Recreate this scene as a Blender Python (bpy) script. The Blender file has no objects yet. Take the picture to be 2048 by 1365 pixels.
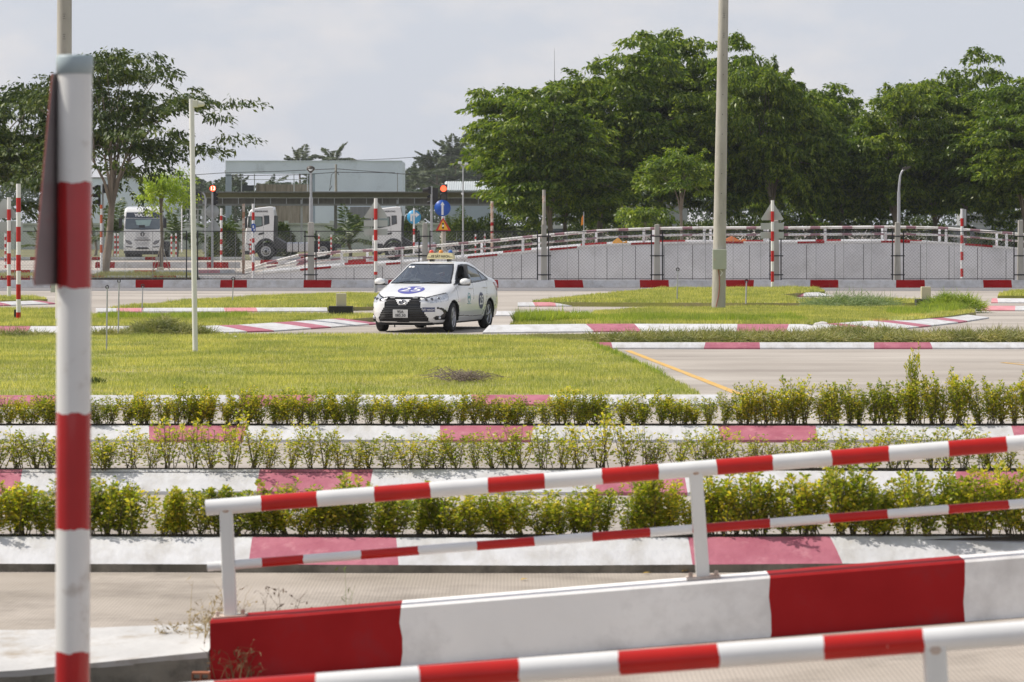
import bpy, bmesh, math, random
import numpy as np
from mathutils import Vector, Matrix
from mathutils.bvhtree import BVHTree

# ------------------------------------------------------------ camera, sky, sun
S = bpy.context.scene
F, CX, YH, H = 6700.0, 1024.0, 446.0, 2.3        # focal length in photo pixels, horizon row, eye height
cam_d = bpy.data.cameras.new('camera'); cam = bpy.data.objects.new('camera', cam_d)
S.collection.objects.link(cam); S.camera = cam
cam.location = (0, 0, H); cam.rotation_euler = (math.radians(90), 0, 0)
cam_d.sensor_width = 36; cam_d.lens = F / 2048 * 36
cam_d.shift_y = -(682.5 - YH) / 2048
cam_d.clip_start = 0.5; cam_d.clip_end = 5000
cam_d.dof.use_dof = True; cam_d.dof.focus_distance = 72; cam_d.dof.aperture_fstop = 9
SUN_AZ, SUN_EL = math.radians(-82), math.radians(50)      # azimuth from +Y towards +X
sdir = Vector((math.sin(SUN_AZ)*math.cos(SUN_EL), math.cos(SUN_AZ)*math.cos(SUN_EL), math.sin(SUN_EL)))
sl = bpy.data.lights.new('sun', 'SUN'); sl.energy = 3.9; sl.angle = math.radians(0.6); sl.color = (1, .945, .86)
so = bpy.data.objects.new('sun', sl); S.collection.objects.link(so)
so.rotation_euler = sdir.to_track_quat('Z', 'Y').to_euler()
w = bpy.data.worlds.new('World'); S.world = w; w.use_nodes = True
nt = w.node_tree; nt.nodes.clear()
out = nt.nodes.new('ShaderNodeOutputWorld'); bg = nt.nodes.new('ShaderNodeBackground')
sky = nt.nodes.new('ShaderNodeTexSky'); sky.sky_type = 'NISHITA'; sky.sun_disc = False
sky.sun_elevation = SUN_EL; sky.sun_rotation = SUN_AZ; sky.dust_density = 3; sky.air_density = 1; sky.altitude = 10
tc = nt.nodes.new('ShaderNodeTexCoord')
mp = nt.nodes.new('ShaderNodeMapping'); mp.inputs['Scale'].default_value = (14, 14, 30)
nz = nt.nodes.new('ShaderNodeTexNoise'); nz.inputs['Scale'].default_value = 1.0; nz.inputs['Detail'].default_value = 7; nz.inputs['Roughness'].default_value = .55
rmp = nt.nodes.new('ShaderNodeValToRGB')
rmp.color_ramp.elements[0].position = .44; rmp.color_ramp.elements[0].color = (7.0, 7.35, 8.15, 1)
rmp.color_ramp.elements[1].position = .72; rmp.color_ramp.elements[1].color = (9.3, 8.85, 8.75, 1)
mx = nt.nodes.new('ShaderNodeMixRGB')
sxyz = nt.nodes.new('ShaderNodeSeparateXYZ'); mr = nt.nodes.new('ShaderNodeMapRange')      # bright haze near the horizon, clearer blue overhead
mr.inputs['From Min'].default_value = .08; mr.inputs['From Max'].default_value = .5; mr.inputs['To Min'].default_value = .88; mr.inputs['To Max'].default_value = .42
nt.links.new(tc.outputs['Generated'], sxyz.inputs[0]); nt.links.new(sxyz.outputs['Z'], mr.inputs['Value']); nt.links.new(mr.outputs[0], mx.inputs[0])
nt.links.new(tc.outputs['Generated'], mp.inputs[0]); nt.links.new(mp.outputs[0], nz.inputs['Vector'])
nt.links.new(nz.outputs[0], rmp.inputs[0]); nt.links.new(sky.outputs[0], mx.inputs[1]); nt.links.new(rmp.outputs[0], mx.inputs[2])
nt.links.new(mx.outputs[0], bg.inputs[0]); nt.links.new(bg.outputs[0], out.inputs[0]); bg.inputs[1].default_value = .09
S.view_settings.view_transform = 'Standard'; S.view_settings.look = 'None'; S.view_settings.exposure = .14; S.view_settings.gamma = 1
S.cycles.use_denoising = True; S.cycles.max_bounces = 6; S.cycles.transparent_max_bounces = 8
S.cycles.volume_bounces = 0; S.cycles.diffuse_bounces = 3

# ------------------------------------------------------------ helpers
def G(px, py, h=0.0):                      # photo pixel -> world point on the level z = h
    d = F * (H - h) / (py - YH); return Vector(((px - CX) / F * d, d, h))
def P(px, py, d):                          # photo pixel at distance d -> world point
    return Vector(((px - CX) / F * d, d, H - (py - YH) / F * d))
def dist(py): return F * H / (py - YH)
MATS = {}
def mat(name, col, rough=.6, var=.12, scale=2.0, metal=0, bump=0.0, bscale=None, dirt=None, dscale=1.2, dpos=(.5, .7), coat=0, stretch=(1, 1, 1), spec=.5, trans=0, emit=None, island=False):
    if name in MATS: return MATS[name]
    m = bpy.data.materials.new(name); m.use_nodes = True; n = m.node_tree; b = n.nodes['Principled BSDF']
    L = n.links.new
    b.inputs['Roughness'].default_value = rough; b.inputs['Metallic'].default_value = metal
    b.inputs['Specular IOR Level'].default_value = spec
    b.inputs['Coat Weight'].default_value = coat
    ge = n.nodes.new('ShaderNodeNewGeometry'); mpn = n.nodes.new('ShaderNodeMapping'); mpn.inputs['Scale'].default_value = stretch
    L(ge.outputs['Position'], mpn.inputs[0])
    nz = n.nodes.new('ShaderNodeTexNoise'); nz.inputs['Scale'].default_value = scale; nz.inputs['Detail'].default_value = 5
    L(mpn.outputs[0], nz.inputs['Vector'])
    r = n.nodes.new('ShaderNodeValToRGB'); r.color_ramp.elements[0].position = .3; r.color_ramp.elements[1].position = .7
    cols = col if isinstance(col[0], (tuple, list)) else [[c*(1-var) for c in col], [min(1, c*(1+var)) for c in col]]
    r.color_ramp.elements[0].color = (*cols[0], 1); r.color_ramp.elements[1].color = (*cols[-1], 1)
    for i, c in enumerate(cols[1:-1]):
        e = r.color_ramp.elements.new(.3 + .4*(i+1)/(len(cols)-1)); e.color = (*c, 1)
    if island:
        L(ge.outputs['Random Per Island'], r.inputs[0]); r.color_ramp.elements[0].position = 0; r.color_ramp.elements[-1].position = 1
    else: L(nz.outputs[0], r.inputs[0])
    last = r.outputs[0]
    if island == 'both':
        mm = n.nodes.new('ShaderNodeMixRGB'); mm.blend_type = 'MULTIPLY'; mm.inputs[0].default_value = 1
        r2 = n.nodes.new('ShaderNodeValToRGB'); r2.color_ramp.elements[0].position = .35; r2.color_ramp.elements[0].color = (.66, .72, .66, 1)
        r2.color_ramp.elements[1].position = .65; r2.color_ramp.elements[1].color = (1.2, 1.12, 1.0, 1)
        L(nz.outputs[0], r2.inputs[0]); L(last, mm.inputs[1]); L(r2.outputs[0], mm.inputs[2]); last = mm.outputs[0]
    if dirt:
        nd = n.nodes.new('ShaderNodeTexNoise'); nd.inputs['Scale'].default_value = dscale; nd.inputs['Detail'].default_value = 9; nd.inputs['Roughness'].default_value = .68
        L(mpn.outputs[0], nd.inputs['Vector'])
        rd = n.nodes.new('ShaderNodeValToRGB'); rd.color_ramp.elements[0].position = dpos[0]; rd.color_ramp.elements[1].position = dpos[1]
        rd.color_ramp.elements[0].color = (0, 0, 0, 1); rd.color_ramp.elements[1].color = (1, 1, 1, 1)
        mm = n.nodes.new('ShaderNodeMixRGB'); mm.inputs[2].default_value = (*dirt, 1)
        L(nd.outputs[0], rd.inputs[0]); L(rd.outputs[0], mm.inputs[0]); L(last, mm.inputs[1]); last = mm.outputs[0]
    L(last, b.inputs['Base Color'])
    if bump:
        nb = n.nodes.new('ShaderNodeTexNoise'); nb.inputs['Scale'].default_value = bscale or scale*6; nb.inputs['Detail'].default_value = 6
        L(mpn.outputs[0], nb.inputs['Vector']); bp = n.nodes.new('ShaderNodeBump'); bp.inputs['Strength'].default_value = bump; bp.inputs['Distance'].default_value = .02
        L(nb.outputs[0], bp.inputs['Height']); L(bp.outputs[0], b.inputs['Normal'])
    if trans:
        tr = n.nodes.new('ShaderNodeBsdfTranslucent'); ms = n.nodes.new('ShaderNodeMixShader'); ms.inputs[0].default_value = trans
        hs = n.nodes.new('ShaderNodeMixRGB'); hs.blend_type = 'MULTIPLY'; hs.inputs[0].default_value = 1; hs.inputs[2].default_value = (1.5, 1.6, .6, 1)
        L(last, hs.inputs[1]); L(hs.outputs[0], tr.inputs[0]); L(b.outputs[0], ms.inputs[1]); L(tr.outputs[0], ms.inputs[2])
        L(ms.outputs[0], n.nodes['Material Output'].inputs['Surface'])
    if emit: b.inputs['Emission Color'].default_value = (*emit[0], 1); b.inputs['Emission Strength'].default_value = emit[1]
    MATS[name] = m; return m

col = S.collection
def setp(o, label=None, cat=None, group=None, kind=None):
    if label: o['label'] = label
    if cat: o['category'] = cat
    if group: o['group'] = group
    if kind: o['kind'] = kind
    return o
def thing(name, label, cat, loc=(0, 0, 0), rz=0, group=None):
    o = bpy.data.objects.new(name, None); col.objects.link(o); o.location = loc; o.rotation_euler = (0, 0, rz)
    o.empty_display_size = .2
    return setp(o, label, cat, group)
def copy_tree(o, parent=None):
    c = o.copy(); col.objects.link(c)
    if parent is not None: c.parent = parent
    for ch in list(o.children): copy_tree(ch, c)
    return c
class MB:
    """collects faces; build() links them as one mesh object. Coordinates are world ones unless local=True."""
    def __init__(s): s.v = []; s.f = []; s.m = []; s.sm = []
    def add(s, vs, fs, mi=0, smooth=False):
        k = len(s.v); s.v += [tuple(v) for v in vs]; s.f += [tuple(i + k for i in f) for f in fs]
        s.m += [mi]*len(fs); s.sm += [smooth]*len(fs)
        return s
    def box(s, c, sz, rz=0, mi=0, M=None):
        x, y, z = [a/2 for a in sz]; vs = [(i*x, j*y, k*z) for k in (-1, 1) for j in (-1, 1) for i in (-1, 1)]
        if M is None: M = Matrix.Rotation(rz, 3, 'Z')
        vs = [M @ Vector(v) + Vector(c) for v in vs]
        return s.add(vs, [(0, 2, 3, 1), (4, 5, 7, 6), (0, 1, 5, 4), (2, 6, 7, 3), (0, 4, 6, 2), (1, 3, 7, 5)], mi)
    def tube(s, p0, p1, r0, r1=None, n=10, mi=0, caps=True, twist=0):
        p0, p1 = Vector(p0), Vector(p1); r1 = r0 if r1 is None else r1
        a = (p1 - p0).normalized(); u = a.orthogonal().normalized() if abs(a.z) < .99 else Vector((1, 0, 0)); v = a.cross(u).normalized(); u = v.cross(a)
        vs = [p + (u*math.cos(2*math.pi*i/n + twist) + v*math.sin(2*math.pi*i/n + twist))*r for p, r in ((p0, r0), (p1, r1)) for i in range(n)]
        fs = [(i, (i+1) % n, n + (i+1) % n, n + i) for i in range(n)]
        s.add(vs, fs, mi, n > 5)
        if caps: s.add(vs, [tuple(range(n-1, -1, -1)), tuple(range(n, 2*n))], mi)
        return s
    def path(s, pts, rs, n=6, mi=0):
        pts = [Vector(p) for p in pts]; k = len(pts); vs = []
        if not hasattr(rs, '__len__'): rs = [rs]*k
        u = None
        for i in range(k):
            a = (pts[min(i+1, k-1)] - pts[max(i-1, 0)]).normalized()
            if u is None: u = a.orthogonal().normalized()
            u = (u - a*u.dot(a)).normalized(); v = a.cross(u)
            vs += [pts[i] + (u*math.cos(2*math.pi*j/n) + v*math.sin(2*math.pi*j/n))*rs[i] for j in range(n)]
        fs = [(i*n + j, i*n + (j+1) % n, (i+1)*n + (j+1) % n, (i+1)*n + j) for i in range(k-1) for j in range(n)]
        s.add(vs, fs, mi, True); s.add(vs, [tuple(range(n-1, -1, -1)), tuple(range((k-1)*n, k*n))], mi)
        return s
    def prism(s, poly, fr, t, mi=0, sides=None):
        """poly: 2-D points; fr: function (u, v, w) -> 3-D; extruded over w = 0..t"""
        k = len(poly); vs = [fr(u, v, 0) for u, v in poly] + [fr(u, v, t) for u, v in poly]
        s.add(vs, [tuple(range(k)), tuple(range(2*k-1, k-1, -1))], mi)
        return s.add(vs, [(i, k+i, k+(i+1) % k, (i+1) % k) for i in range(k)], mi if sides is None else sides)
    def lathe(s, prof, c, ax, n=24, mi=0):
        """prof: (r, t) pairs; revolve about the axis ax through c"""
        a = Vector(ax).normalized(); u = a.orthogonal().normalized(); v = a.cross(u); c = Vector(c); k = len(prof)
        vs = [c + a*t + (u*math.cos(2*math.pi*j/n) + v*math.sin(2*math.pi*j/n))*r for r, t in prof for j in range(n)]
        return s.add(vs, [(i*n + j, i*n + (j+1) % n, (i+1)*n + (j+1) % n, (i+1)*n + j) for i in range(k-1) for j in range(n)], mi, True)
    def build(s, name, mats, parent=None, local=False, bevel=0):
        me = bpy.data.meshes.new(name)
        off = Vector((0, 0, 0))
        if parent is not None and not local:
            q = parent
            while q is not None: off += q.location; q = q.parent
        me.from_pydata([(v[0]-off.x, v[1]-off.y, v[2]-off.z) for v in s.v], [], s.f)
        for m in (mats if isinstance(mats, (list, tuple)) else [mats]): me.materials.append(m)
        me.polygons.foreach_set('material_index', s.m); me.polygons.foreach_set('use_smooth', s.sm)
        me.update()
        bm = bmesh.new(); bm.from_mesh(me); bmesh.ops.recalc_face_normals(bm, faces=bm.faces); bm.to_mesh(me); bm.free()
        o = bpy.data.objects.new(name, me); col.objects.link(o)
        if parent is not None: o.parent = parent
        if bevel:
            md = o.modifiers.new('bevel', 'BEVEL'); md.width = bevel; md.segments = 2; md.limit_method = 'ANGLE'; md.harden_normals = False
        return o
def fast(name, V, Q, mats, parent=None, smooth=False, mi=None):
    """V (n,3) and Q (m,k) numpy arrays -> mesh object"""
    V = np.asarray(V, np.float32); Q = np.asarray(Q, np.int32); m, k = Q.shape
    me = bpy.data.meshes.new(name); me.vertices.add(len(V)); me.vertices.foreach_set('co', V.ravel())
    me.loops.add(m*k); me.loops.foreach_set('vertex_index', Q.ravel())
    me.polygons.add(m); me.polygons.foreach_set('loop_start', np.arange(0, m*k, k, dtype=np.int32))
    me.polygons.foreach_set('loop_total', np.full(m, k, np.int32))
    for q in (mats if isinstance(mats, (list, tuple)) else [mats]): me.materials.append(q)
    if mi is not None: me.polygons.foreach_set('material_index', np.asarray(mi, np.int32))
    if smooth: me.polygons.foreach_set('use_smooth', np.ones(m, bool))
    me.update(calc_edges=True); me.validate()
    o = bpy.data.objects.new(name, me); col.objects.link(o)
    if parent is not None: o.parent = parent
    return o
def unit(a): return a / np.maximum(np.linalg.norm(a, axis=1, keepdims=True), 1e-9)
def leafquads(c, d, ln, wd, rng, flat=None):
    """rhombic leaves with base c, direction d, length ln, width wd -> V, Q"""
    n = len(c); d = unit(d); r = rng.normal(size=(n, 3))
    if flat is not None: r = r*(1-flat) + np.array([0, 0, 1.])*flat*2
    sd = unit(np.cross(d, r)); ln = np.broadcast_to(ln, n)[:, None]; wd = np.broadcast_to(wd, n)[:, None]
    up = unit(np.cross(sd, d)) * ln * .08
    V = np.stack([c, c + d*ln*.45 + sd*wd/2 + up, c + d*ln, c + d*ln*.45 - sd*wd/2 + up], 1).reshape(-1, 3)
    Q = np.arange(4*n).reshape(n, 4); return V, Q
def text(s, size, name, material, parent, M, ext=.002, bold=0.0, xs=1.0, drape=None, font_align='CENTER'):
    cu = bpy.data.curves.new(name, 'FONT'); cu.body = s; cu.size = size; cu.align_x = 'CENTER'; cu.align_y = 'CENTER'; cu.extrude = ext; cu.offset = bold
    cu.resolution_u = 3
    ob = bpy.data.objects.new(name + '_tmp', cu); col.objects.link(ob)
    dg = bpy.context.evaluated_depsgraph_get(); me = bpy.data.meshes.new_from_object(ob.evaluated_get(dg))
    bpy.data.objects.remove(ob); bpy.data.curves.remove(cu)
    if drape:
        bm = bmesh.new(); bm.from_mesh(me); bmesh.ops.triangulate(bm, faces=bm.faces)
        for _ in range(2): bmesh.ops.subdivide_edges(bm, edges=[e for e in bm.edges if e.calc_length() > size*.12], cuts=1)
        bm.to_mesh(me); bm.free()
    for v in me.vertices:
        p = Vector((v.co.x*xs, v.co.y, v.co.z)); v.co = drape(p) if drape else M @ p
    me.name = name; me.materials.clear(); me.materials.append(material)
    o = bpy.data.objects.new(name, me); col.objects.link(o)
    if parent is not None: o.parent = parent
    return o
def frame(o, ux, uy):                     # matrix whose x, y columns are ux, uy, origin o
    ux, uy = Vector(ux).normalized(), Vector(uy).normalized(); uz = ux.cross(uy)
    M = Matrix(((ux.x, uy.x, uz.x, o[0]), (ux.y, uy.y, uz.y, o[1]), (ux.z, uy.z, uz.z, o[2]), (0, 0, 0, 1))); return M

# ------------------------------------------------------------ materials
M_conc = mat('concrete_road', [(.36, .315, .27), (.44, .395, .345), (.50, .455, .40)], .85, scale=.35, dirt=(.24, .205, .175), dscale=.3, dpos=(.44, .74), bump=.15, bscale=30, stretch=(.35, 1, 1))
M_asph = mat('dark_asphalt', (.20, .19, .19), .9, .15, 3)
M_white = mat('white_kerb_paint', (.60, .60, .61), .8, .08, 3, dirt=(.42, .40, .37), dscale=5, dpos=(.44, .78), bump=.25, bscale=25, stretch=(1, .5, 1))
M_pink = mat('faded_red_kerb_paint', [(.36, .095, .14), (.47, .16, .21)], .65, scale=5, dirt=(.62, .30, .33), dscale=6, dpos=(.54, .85), bump=.25, bscale=25)
M_pale = mat('pale_pink_kerb_paint', [(.60, .22, .25), (.68, .33, .35)], .65, scale=5, bump=.2, bscale=25)
M_red = mat('dark_red_wall_paint', [(.30, .009, .010), (.37, .014, .016)], .7, spec=.15, scale=3, dirt=(.25, .03, .035), dscale=3, dpos=(.55, .8), bump=.25, bscale=12)
M_gwhite = mat('white_wall_paint', (.84, .83, .81), .7, .05, 2, dirt=(.50, .48, .46), dscale=2.2, dpos=(.5, .85), bump=.3, bscale=9)
M_raw = mat('stained_raw_concrete', [(.10, .09, .07), (.26, .235, .19)], .9, scale=2.5, dirt=(.04, .037, .03), dscale=4, dpos=(.48, .75), bump=.5)
M_rred = mat('red_rail_paint', (.47, .010, .006), .38, .10, 6, spec=.3, dirt=(.62, .42, .36), dscale=16, dpos=(.70, .74), coat=.2)
M_rwhite = mat('white_rail_paint', (.76, .755, .74), .35, .05, 6, dirt=(.36, .27, .19), dscale=15, dpos=(.68, .76), coat=.2)
M_rust = mat('rusty_white_paint', [(.62, .58, .52), (.42, .23, .14)], .7, scale=9, dirt=(.26, .11, .05), dscale=12, dpos=(.55, .7))
M_soil = mat('dark_soil', [(.035, .028, .02), (.09, .07, .05)], .95, scale=12, bump=.8)
M_lawn = mat('lawn_soil_and_thatch', [(.20, .21, .05), (.29, .30, .07), (.33, .31, .10)], .9, scale=1.1, bump=.8, bscale=20, dirt=(.34, .28, .16), dscale=.7, dpos=(.50, .66))
M_blade = mat('grass_blades', [(.27, .30, .09), (.42, .43, .14), (.54, .52, .20), (.66, .62, .36)], .6, scale=.8, trans=.42, island='both')
M_blade2 = mat('lush_grass_blades', [(.20, .29, .05), (.32, .40, .08), (.44, .48, .12)], .6, scale=.8, trans=.4, island='both')
M_dry = mat('cut_dry_grass', [(.22, .25, .08), (.34, .34, .15), (.46, .42, .24)], .8, scale=2, trans=.2, island='both')
M_leaf = mat('tree_leaves', [(.055, .10, .012), (.10, .165, .018), (.17, .24, .025), (.29, .35, .05)], .40, scale=.25, trans=.40, island='both', spec=.35)
M_leaf_dark = mat('dense_tree_leaves', [(.03, .055, .012), (.05, .085, .014), (.08, .12, .02), (.13, .16, .03)], .45, scale=.25, trans=.22, island='both', spec=.35)
M_leafy = mat('young_tree_leaves', [(.22, .32, .04), (.34, .45, .06), (.44, .52, .09)], .5, scale=.5, trans=.45, island='both')
M_palm = mat('palm_fronds', [(.05, .09, .025), (.09, .14, .04), (.16, .19, .07)], .45, scale=.6, trans=.25, island='both')
M_far = mat('distant_leaves', [(.03, .06, .025), (.05, .085, .035), (.07, .10, .045)], .7, scale=.1, trans=.2, island='both')
M_hedge = mat('hedge_leaves', [(.16, .21, .02), (.27, .33, .03), (.38, .42, .05), (.50, .48, .07), (.64, .50, .08)], .38, scale=3, trans=.5, island='both', spec=.45)
M_twig = mat('green_brown_twigs', (.12, .10, .045), .8, .25, 20)
M_bark = mat('grey_brown_bark', [(.16, .13, .10), (.30, .25, .195)], .9, scale=3, bump=.6, stretch=(1, 1, .3))
M_pole = mat('weathered_concrete_pole', [(.36, .34, .29), (.50, .475, .42)], .85, scale=2.5, dirt=(.24, .22, .18), dscale=3, dpos=(.5, .8), bump=.3, stretch=(1, 1, .25))
M_galv = mat('galvanised_steel', (.42, .43, .44), .45, .1, 4, metal=.6)
M_black = mat('black_paint', (.018, .018, .02), .45, .1, 5)
M_rubber = mat('tyre_rubber', (.022, .022, .024), .8, .15, 8)
M_signback = mat('grey_sign_back', (.42, .44, .43), .6, .06, 3)
M_signback2 = mat('brown_grey_sign_back', [(.19, .16, .16), (.25, .215, .215)], .5, scale=5, dirt=(.24, .09, .09), dscale=5, dpos=(.58, .8))
M_yellowline = mat('worn_yellow_road_paint', [(.60, .33, .06), (.70, .45, .12)], .7, scale=4, dirt=(.45, .38, .28), dscale=6, dpos=(.5, .7))
M_greybox = mat('pale_green_grey_enamel', (.42, .45, .36), .45, .05, 4)
M_beige = mat('beige_enamel', (.58, .53, .36), .5, .05, 4)
HAZE = .00012
X_ = lambda px, d: (px-CX)/F*d
# ------------------------------------------------------------ ground, roads, lawns, kerbs
rnd = random.Random(7); rng = np.random.default_rng(7)
def sheet(name, pts, z, m, kind='structure'):
    b = MB(); b.add([(x, y, z) for x, y in pts], [tuple(range(len(pts)))]); o = b.build(name, m); setp(o, kind=kind); return o
def rect(x0, x1, y0, y1): return [(x0, y0), (x1, y0), (x1, y1), (x0, y1)]
sheet('ground', rect(-900, 900, 17.2, 1300), 0, M_conc)
sheet('gutter_bed', rect(-60, 60, -20, 17.2), -.32, M_soil)
# the band of dark tar along the far kerb
sheet('road', rect(-60, 60, dist(582.5), dist(576.2)), .006, M_asph)
# verge of soil and weeds beyond the fence, right under the trees
sheet('verge', rect(-90, 120, 205, 420), .03, mat('scrubby_verge', [(.10, .11, .04), (.22, .20, .09)], .95, scale=.3, bump=.6))

def poly_world(pp, h): return [tuple(G(x, y, h)[:2]) for x, y in pp]
def lawn(pp, h, name='lawn', m=None):
    w = poly_world(pp, h); b = MB(); k = len(w)
    vs = [(x, y, h) for x, y in w] + [(x, y, -.02) for x, y in w]
    b.add(vs, [tuple(range(k))] + [(i, (i+1) % k, k+(i+1) % k, k+i) for i in range(k)])
    o = b.build(name, m or M_lawn); setp(o, kind='structure')
    me = o.data; bm = bmesh.new(); bm.from_mesh(me); bmesh.ops.triangulate(bm, faces=bm.faces); bm.to_mesh(me); bm.free()
    return w
def inpoly(X, Y, w):
    r = np.zeros(len(X), bool); n = len(w)
    for i in range(n):
        x0, y0 = w[i]; x1, y1 = w[(i+1) % n]
        c = ((y0 > Y) != (y1 > Y)); t = (x1-x0)*(Y-y0)/((y1-y0) if y1 != y0 else 1e-9) + x0
        r ^= c & (X < t)
    return r
def vnoise(X, Y, sc, seed=0):
    r = np.random.default_rng(seed); T = r.random((64, 64)); x = X/sc; y = Y/sc
    xi = np.floor(x).astype(int); yi = np.floor(y).astype(int); fx = x-xi; fy = y-yi; fx = fx*fx*(3-2*fx); fy = fy*fy*(3-2*fy)
    g = lambda a, b: T[a % 64, b % 64]
    return (g(xi, yi)*(1-fx)+g(xi+1, yi)*fx)*(1-fy) + (g(xi, yi+1)*(1-fx)+g(xi+1, yi+1)*fx)*fy
def blades(name, w, z, n, ln, wd, m, clump=.5, edge=None, lean=.5, seed=1):
    r = np.random.default_rng(seed); xs = [p[0] for p in w]; ys = [p[1] for p in w]
    X = r.uniform(min(xs), max(xs), n*2); Y = r.uniform(min(ys), max(ys), n*2)
    k = inpoly(X, Y, w); X, Y = X[k], Y[k]
    t = vnoise(X, Y, .7, seed)*.6 + vnoise(X, Y, 2.3, seed+1)*.4
    k = r.random(len(X)) < 1 - clump + clump*2*t; X, Y, t = X[k][:n], Y[k][:n], t[k][:n]; n = len(X)
    L = ln*(.45 + .9*t)*r.uniform(.6, 1.35, n); tall = r.random(n) < .012; L = np.where(tall, L*1.8, L)
    a = r.uniform(0, 2*np.pi, n); ld = L*lean*r.random(n); c = np.stack([X, Y, np.full(n, z)], 1)
    tip = c + np.stack([np.cos(a)*ld, np.sin(a)*ld, L], 1); b = a + np.pi/2 + r.normal(0, .5, n); hw = wd/2
    s = np.stack([np.cos(b)*hw, np.sin(b)*hw*.5, np.zeros(n)], 1)
    V = np.stack([c - s, c + s, tip], 1).reshape(-1, 3); Q = np.arange(3*n).reshape(n, 3)
    o = fast(name, V, Q, m); setp(o, 'short yellow green lawn grass between the painted kerbs', 'grass', kind='stuff'); return o

def kerb(pp, h, sw, tw, breaks, raw=0.0, drop=.04, red=None, closed=True, jit=.012, name='kerb', h0=0.0, tip0=0.0):
    """pp: photo points of the foot line; h: height; sw: run of the sloping face; tw: width of the top; breaks: [(px, 'w'|'p'), ...] colour from that px on"""
    pts = [G(x, y) for x, y in pp]; xs = [x for x, _ in pp]
    nrm = []
    for i in range(len(pts)):
        a = pts[max(i-1, 0)]; c = pts[min(i+1, len(pts)-1)]; d = (c - a).normalized(); nrm.append(Vector((-d.y, d.x, 0)))
    def at(px):
        px = min(max(px, xs[0]), xs[-1]); i = max(0, min(len(xs)-2, int(np.searchsorted(xs, px)) - 1)); t = (px-xs[i])/(xs[i+1]-xs[i])
        x, y = px, pp[i][1] + (pp[i+1][1]-pp[i][1])*t
        return G(x, y), nrm[i].lerp(nrm[i+1], t).normalized()
    b = MB(); cuts = sorted(set([x for x, _ in breaks if xs[0] < x < xs[-1]] + [xs[0], xs[-1]] + [x for x in xs]))
    def colour(px):
        c = 'w'
        for x, k in breaks:
            if px >= x: c = k
        return c
    fine = []
    for a, c in zip(cuts[:-1], cuts[1:]):
        k = max(1, int((G(c, pp[0][1]) - G(a, pp[0][1])).length/.5)); fine += [a + (c-a)*i/k for i in range(k)]
    fine.append(xs[-1]); breakset = {x for x, _ in breaks}
    ring = []
    for px in fine:
        p, nn = at(px); j = rnd.uniform(-jit, jit); al = Vector((nn.y, -nn.x, 0)); sk = al*(rnd.uniform(-.04, .04) if px in breakset else 0)
        z0 = raw if raw else .03
        ring.append([p + Vector((0, 0, h0-.05)), p + Vector((0, 0, h0+z0*.98)), p + nn*drop*.15 + Vector((0, 0, h0+z0+j*.3)), p + nn*sw*.5 + sk*.5 + Vector((0, 0, h0+z0+(h-z0)*.55)),
                     p + nn*sw + sk + Vector((0, 0, h0+h)), p + nn*(sw+tw) + sk + Vector((0, 0, h0+h))])
    if tip0:
        for j, f_ in ((2, .1), (3, .55), (4, 1), (5, 1.15)): ring[0][j] = ring[0][j] + Vector((tip0*f_, 0, 0))
        if len(ring) > 1 and ring[1][4].x < ring[0][4].x + .1: ring[0][4].x = ring[1][4].x - .1; ring[0][5].x = ring[1][5].x - .1
    for i in range(len(ring)-1):
        mi = {'w': 0, 'p': 1, 'r': 3, 'q': 4}[colour((fine[i]+fine[i+1])/2)]
        for j in range(5):
            A, B = ring[i], ring[i+1]
            b.add([A[j], B[j], B[j+1], A[j+1]], [(0, 1, 2, 3)], 2 if (j == 0 and raw) else mi)
    for R_ in (ring[0], ring[-1]): b.add(R_ + [R_[-1] - Vector((0, 0, h+.05))], [tuple(range(7))], 0)
    o = b.build(name, [M_white, M_pink, M_raw, M_red, M_pale]); setp(o, kind='structure'); return o
def stripes(x0, x1, reds, r='p'):
    out = [(x0, 'w')]
    for a, b in reds: out += [(a, r), (b, 'w')]
    return out
ZK = .0
# the near kerbs with their hedges (foot line, height, slope run, top)
kerb([(-1000, 1142), (300, 1145), (1100, 1148), (1400, 1146), (2100, 1141), (3000, 1140)], .20, .30, .06, stripes(-1000, 3000, [(-391, -91), (497, 797), (1385, 1685), (2273, 2573)]), raw=.055)
kerb([(-1000, 990), (800, 990), (1300, 992), (3000, 1000)], .19, .29, .06, stripes(-1000, 3000, [(-885, -660), (-187, 38), (513, 738), (1190, 1375), (1918, 2143), (2593, 2818)]))
kerb([(-1000, 885), (3000, 886)], .155, .30, .06, stripes(-1000, 3000, [(-850, -665), (-275, -90), (298, 487), (880, 1062), (1443, 1635), (2030, 2220), (2600, 2785)]))
kerb([(-420, 815), (1440, 813)], .13, .27, .07, stripes(-420, 1440, [(-40, 118), (478, 625), (945, 1105)]))
# narrow planting beds behind the kerbs
def bed(py, h, y_off, wd):
    d = dist(py) + y_off; x0, x1 = X_(-990, dist(py)), X_(2990, dist(py)); b = MB(); n = 60
    for i in range(n):
        xa, xb = x0+(x1-x0)*i/n, x0+(x1-x0)*(i+1)/n
        b.add([(xa, d, h+.012), (xb, d, h+.012), (xb, d+wd*.5, h+.04), (xa, d+wd*.5, h+.04)], [(0, 1, 2, 3)])
        b.add([(xa, d+wd*.5, h+.04), (xb, d+wd*.5, h+.04), (xb, d+wd, h), (xa, d+wd, h)], [(0, 1, 2, 3)])
        b.add([(xa, d+wd, h), (xb, d+wd, h), (xb, d+wd, 0), (xa, d+wd, 0)], [(0, 1, 2, 3)])
    setp(b.build('planting_bed', M_soil), kind='structure'); return d + wd*.45
bedA = bed(1146, .17, .36, .26); bedB = bed(992, .16, .35, .26); bedC = bed(885.5, .13, .36, .26)
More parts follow.
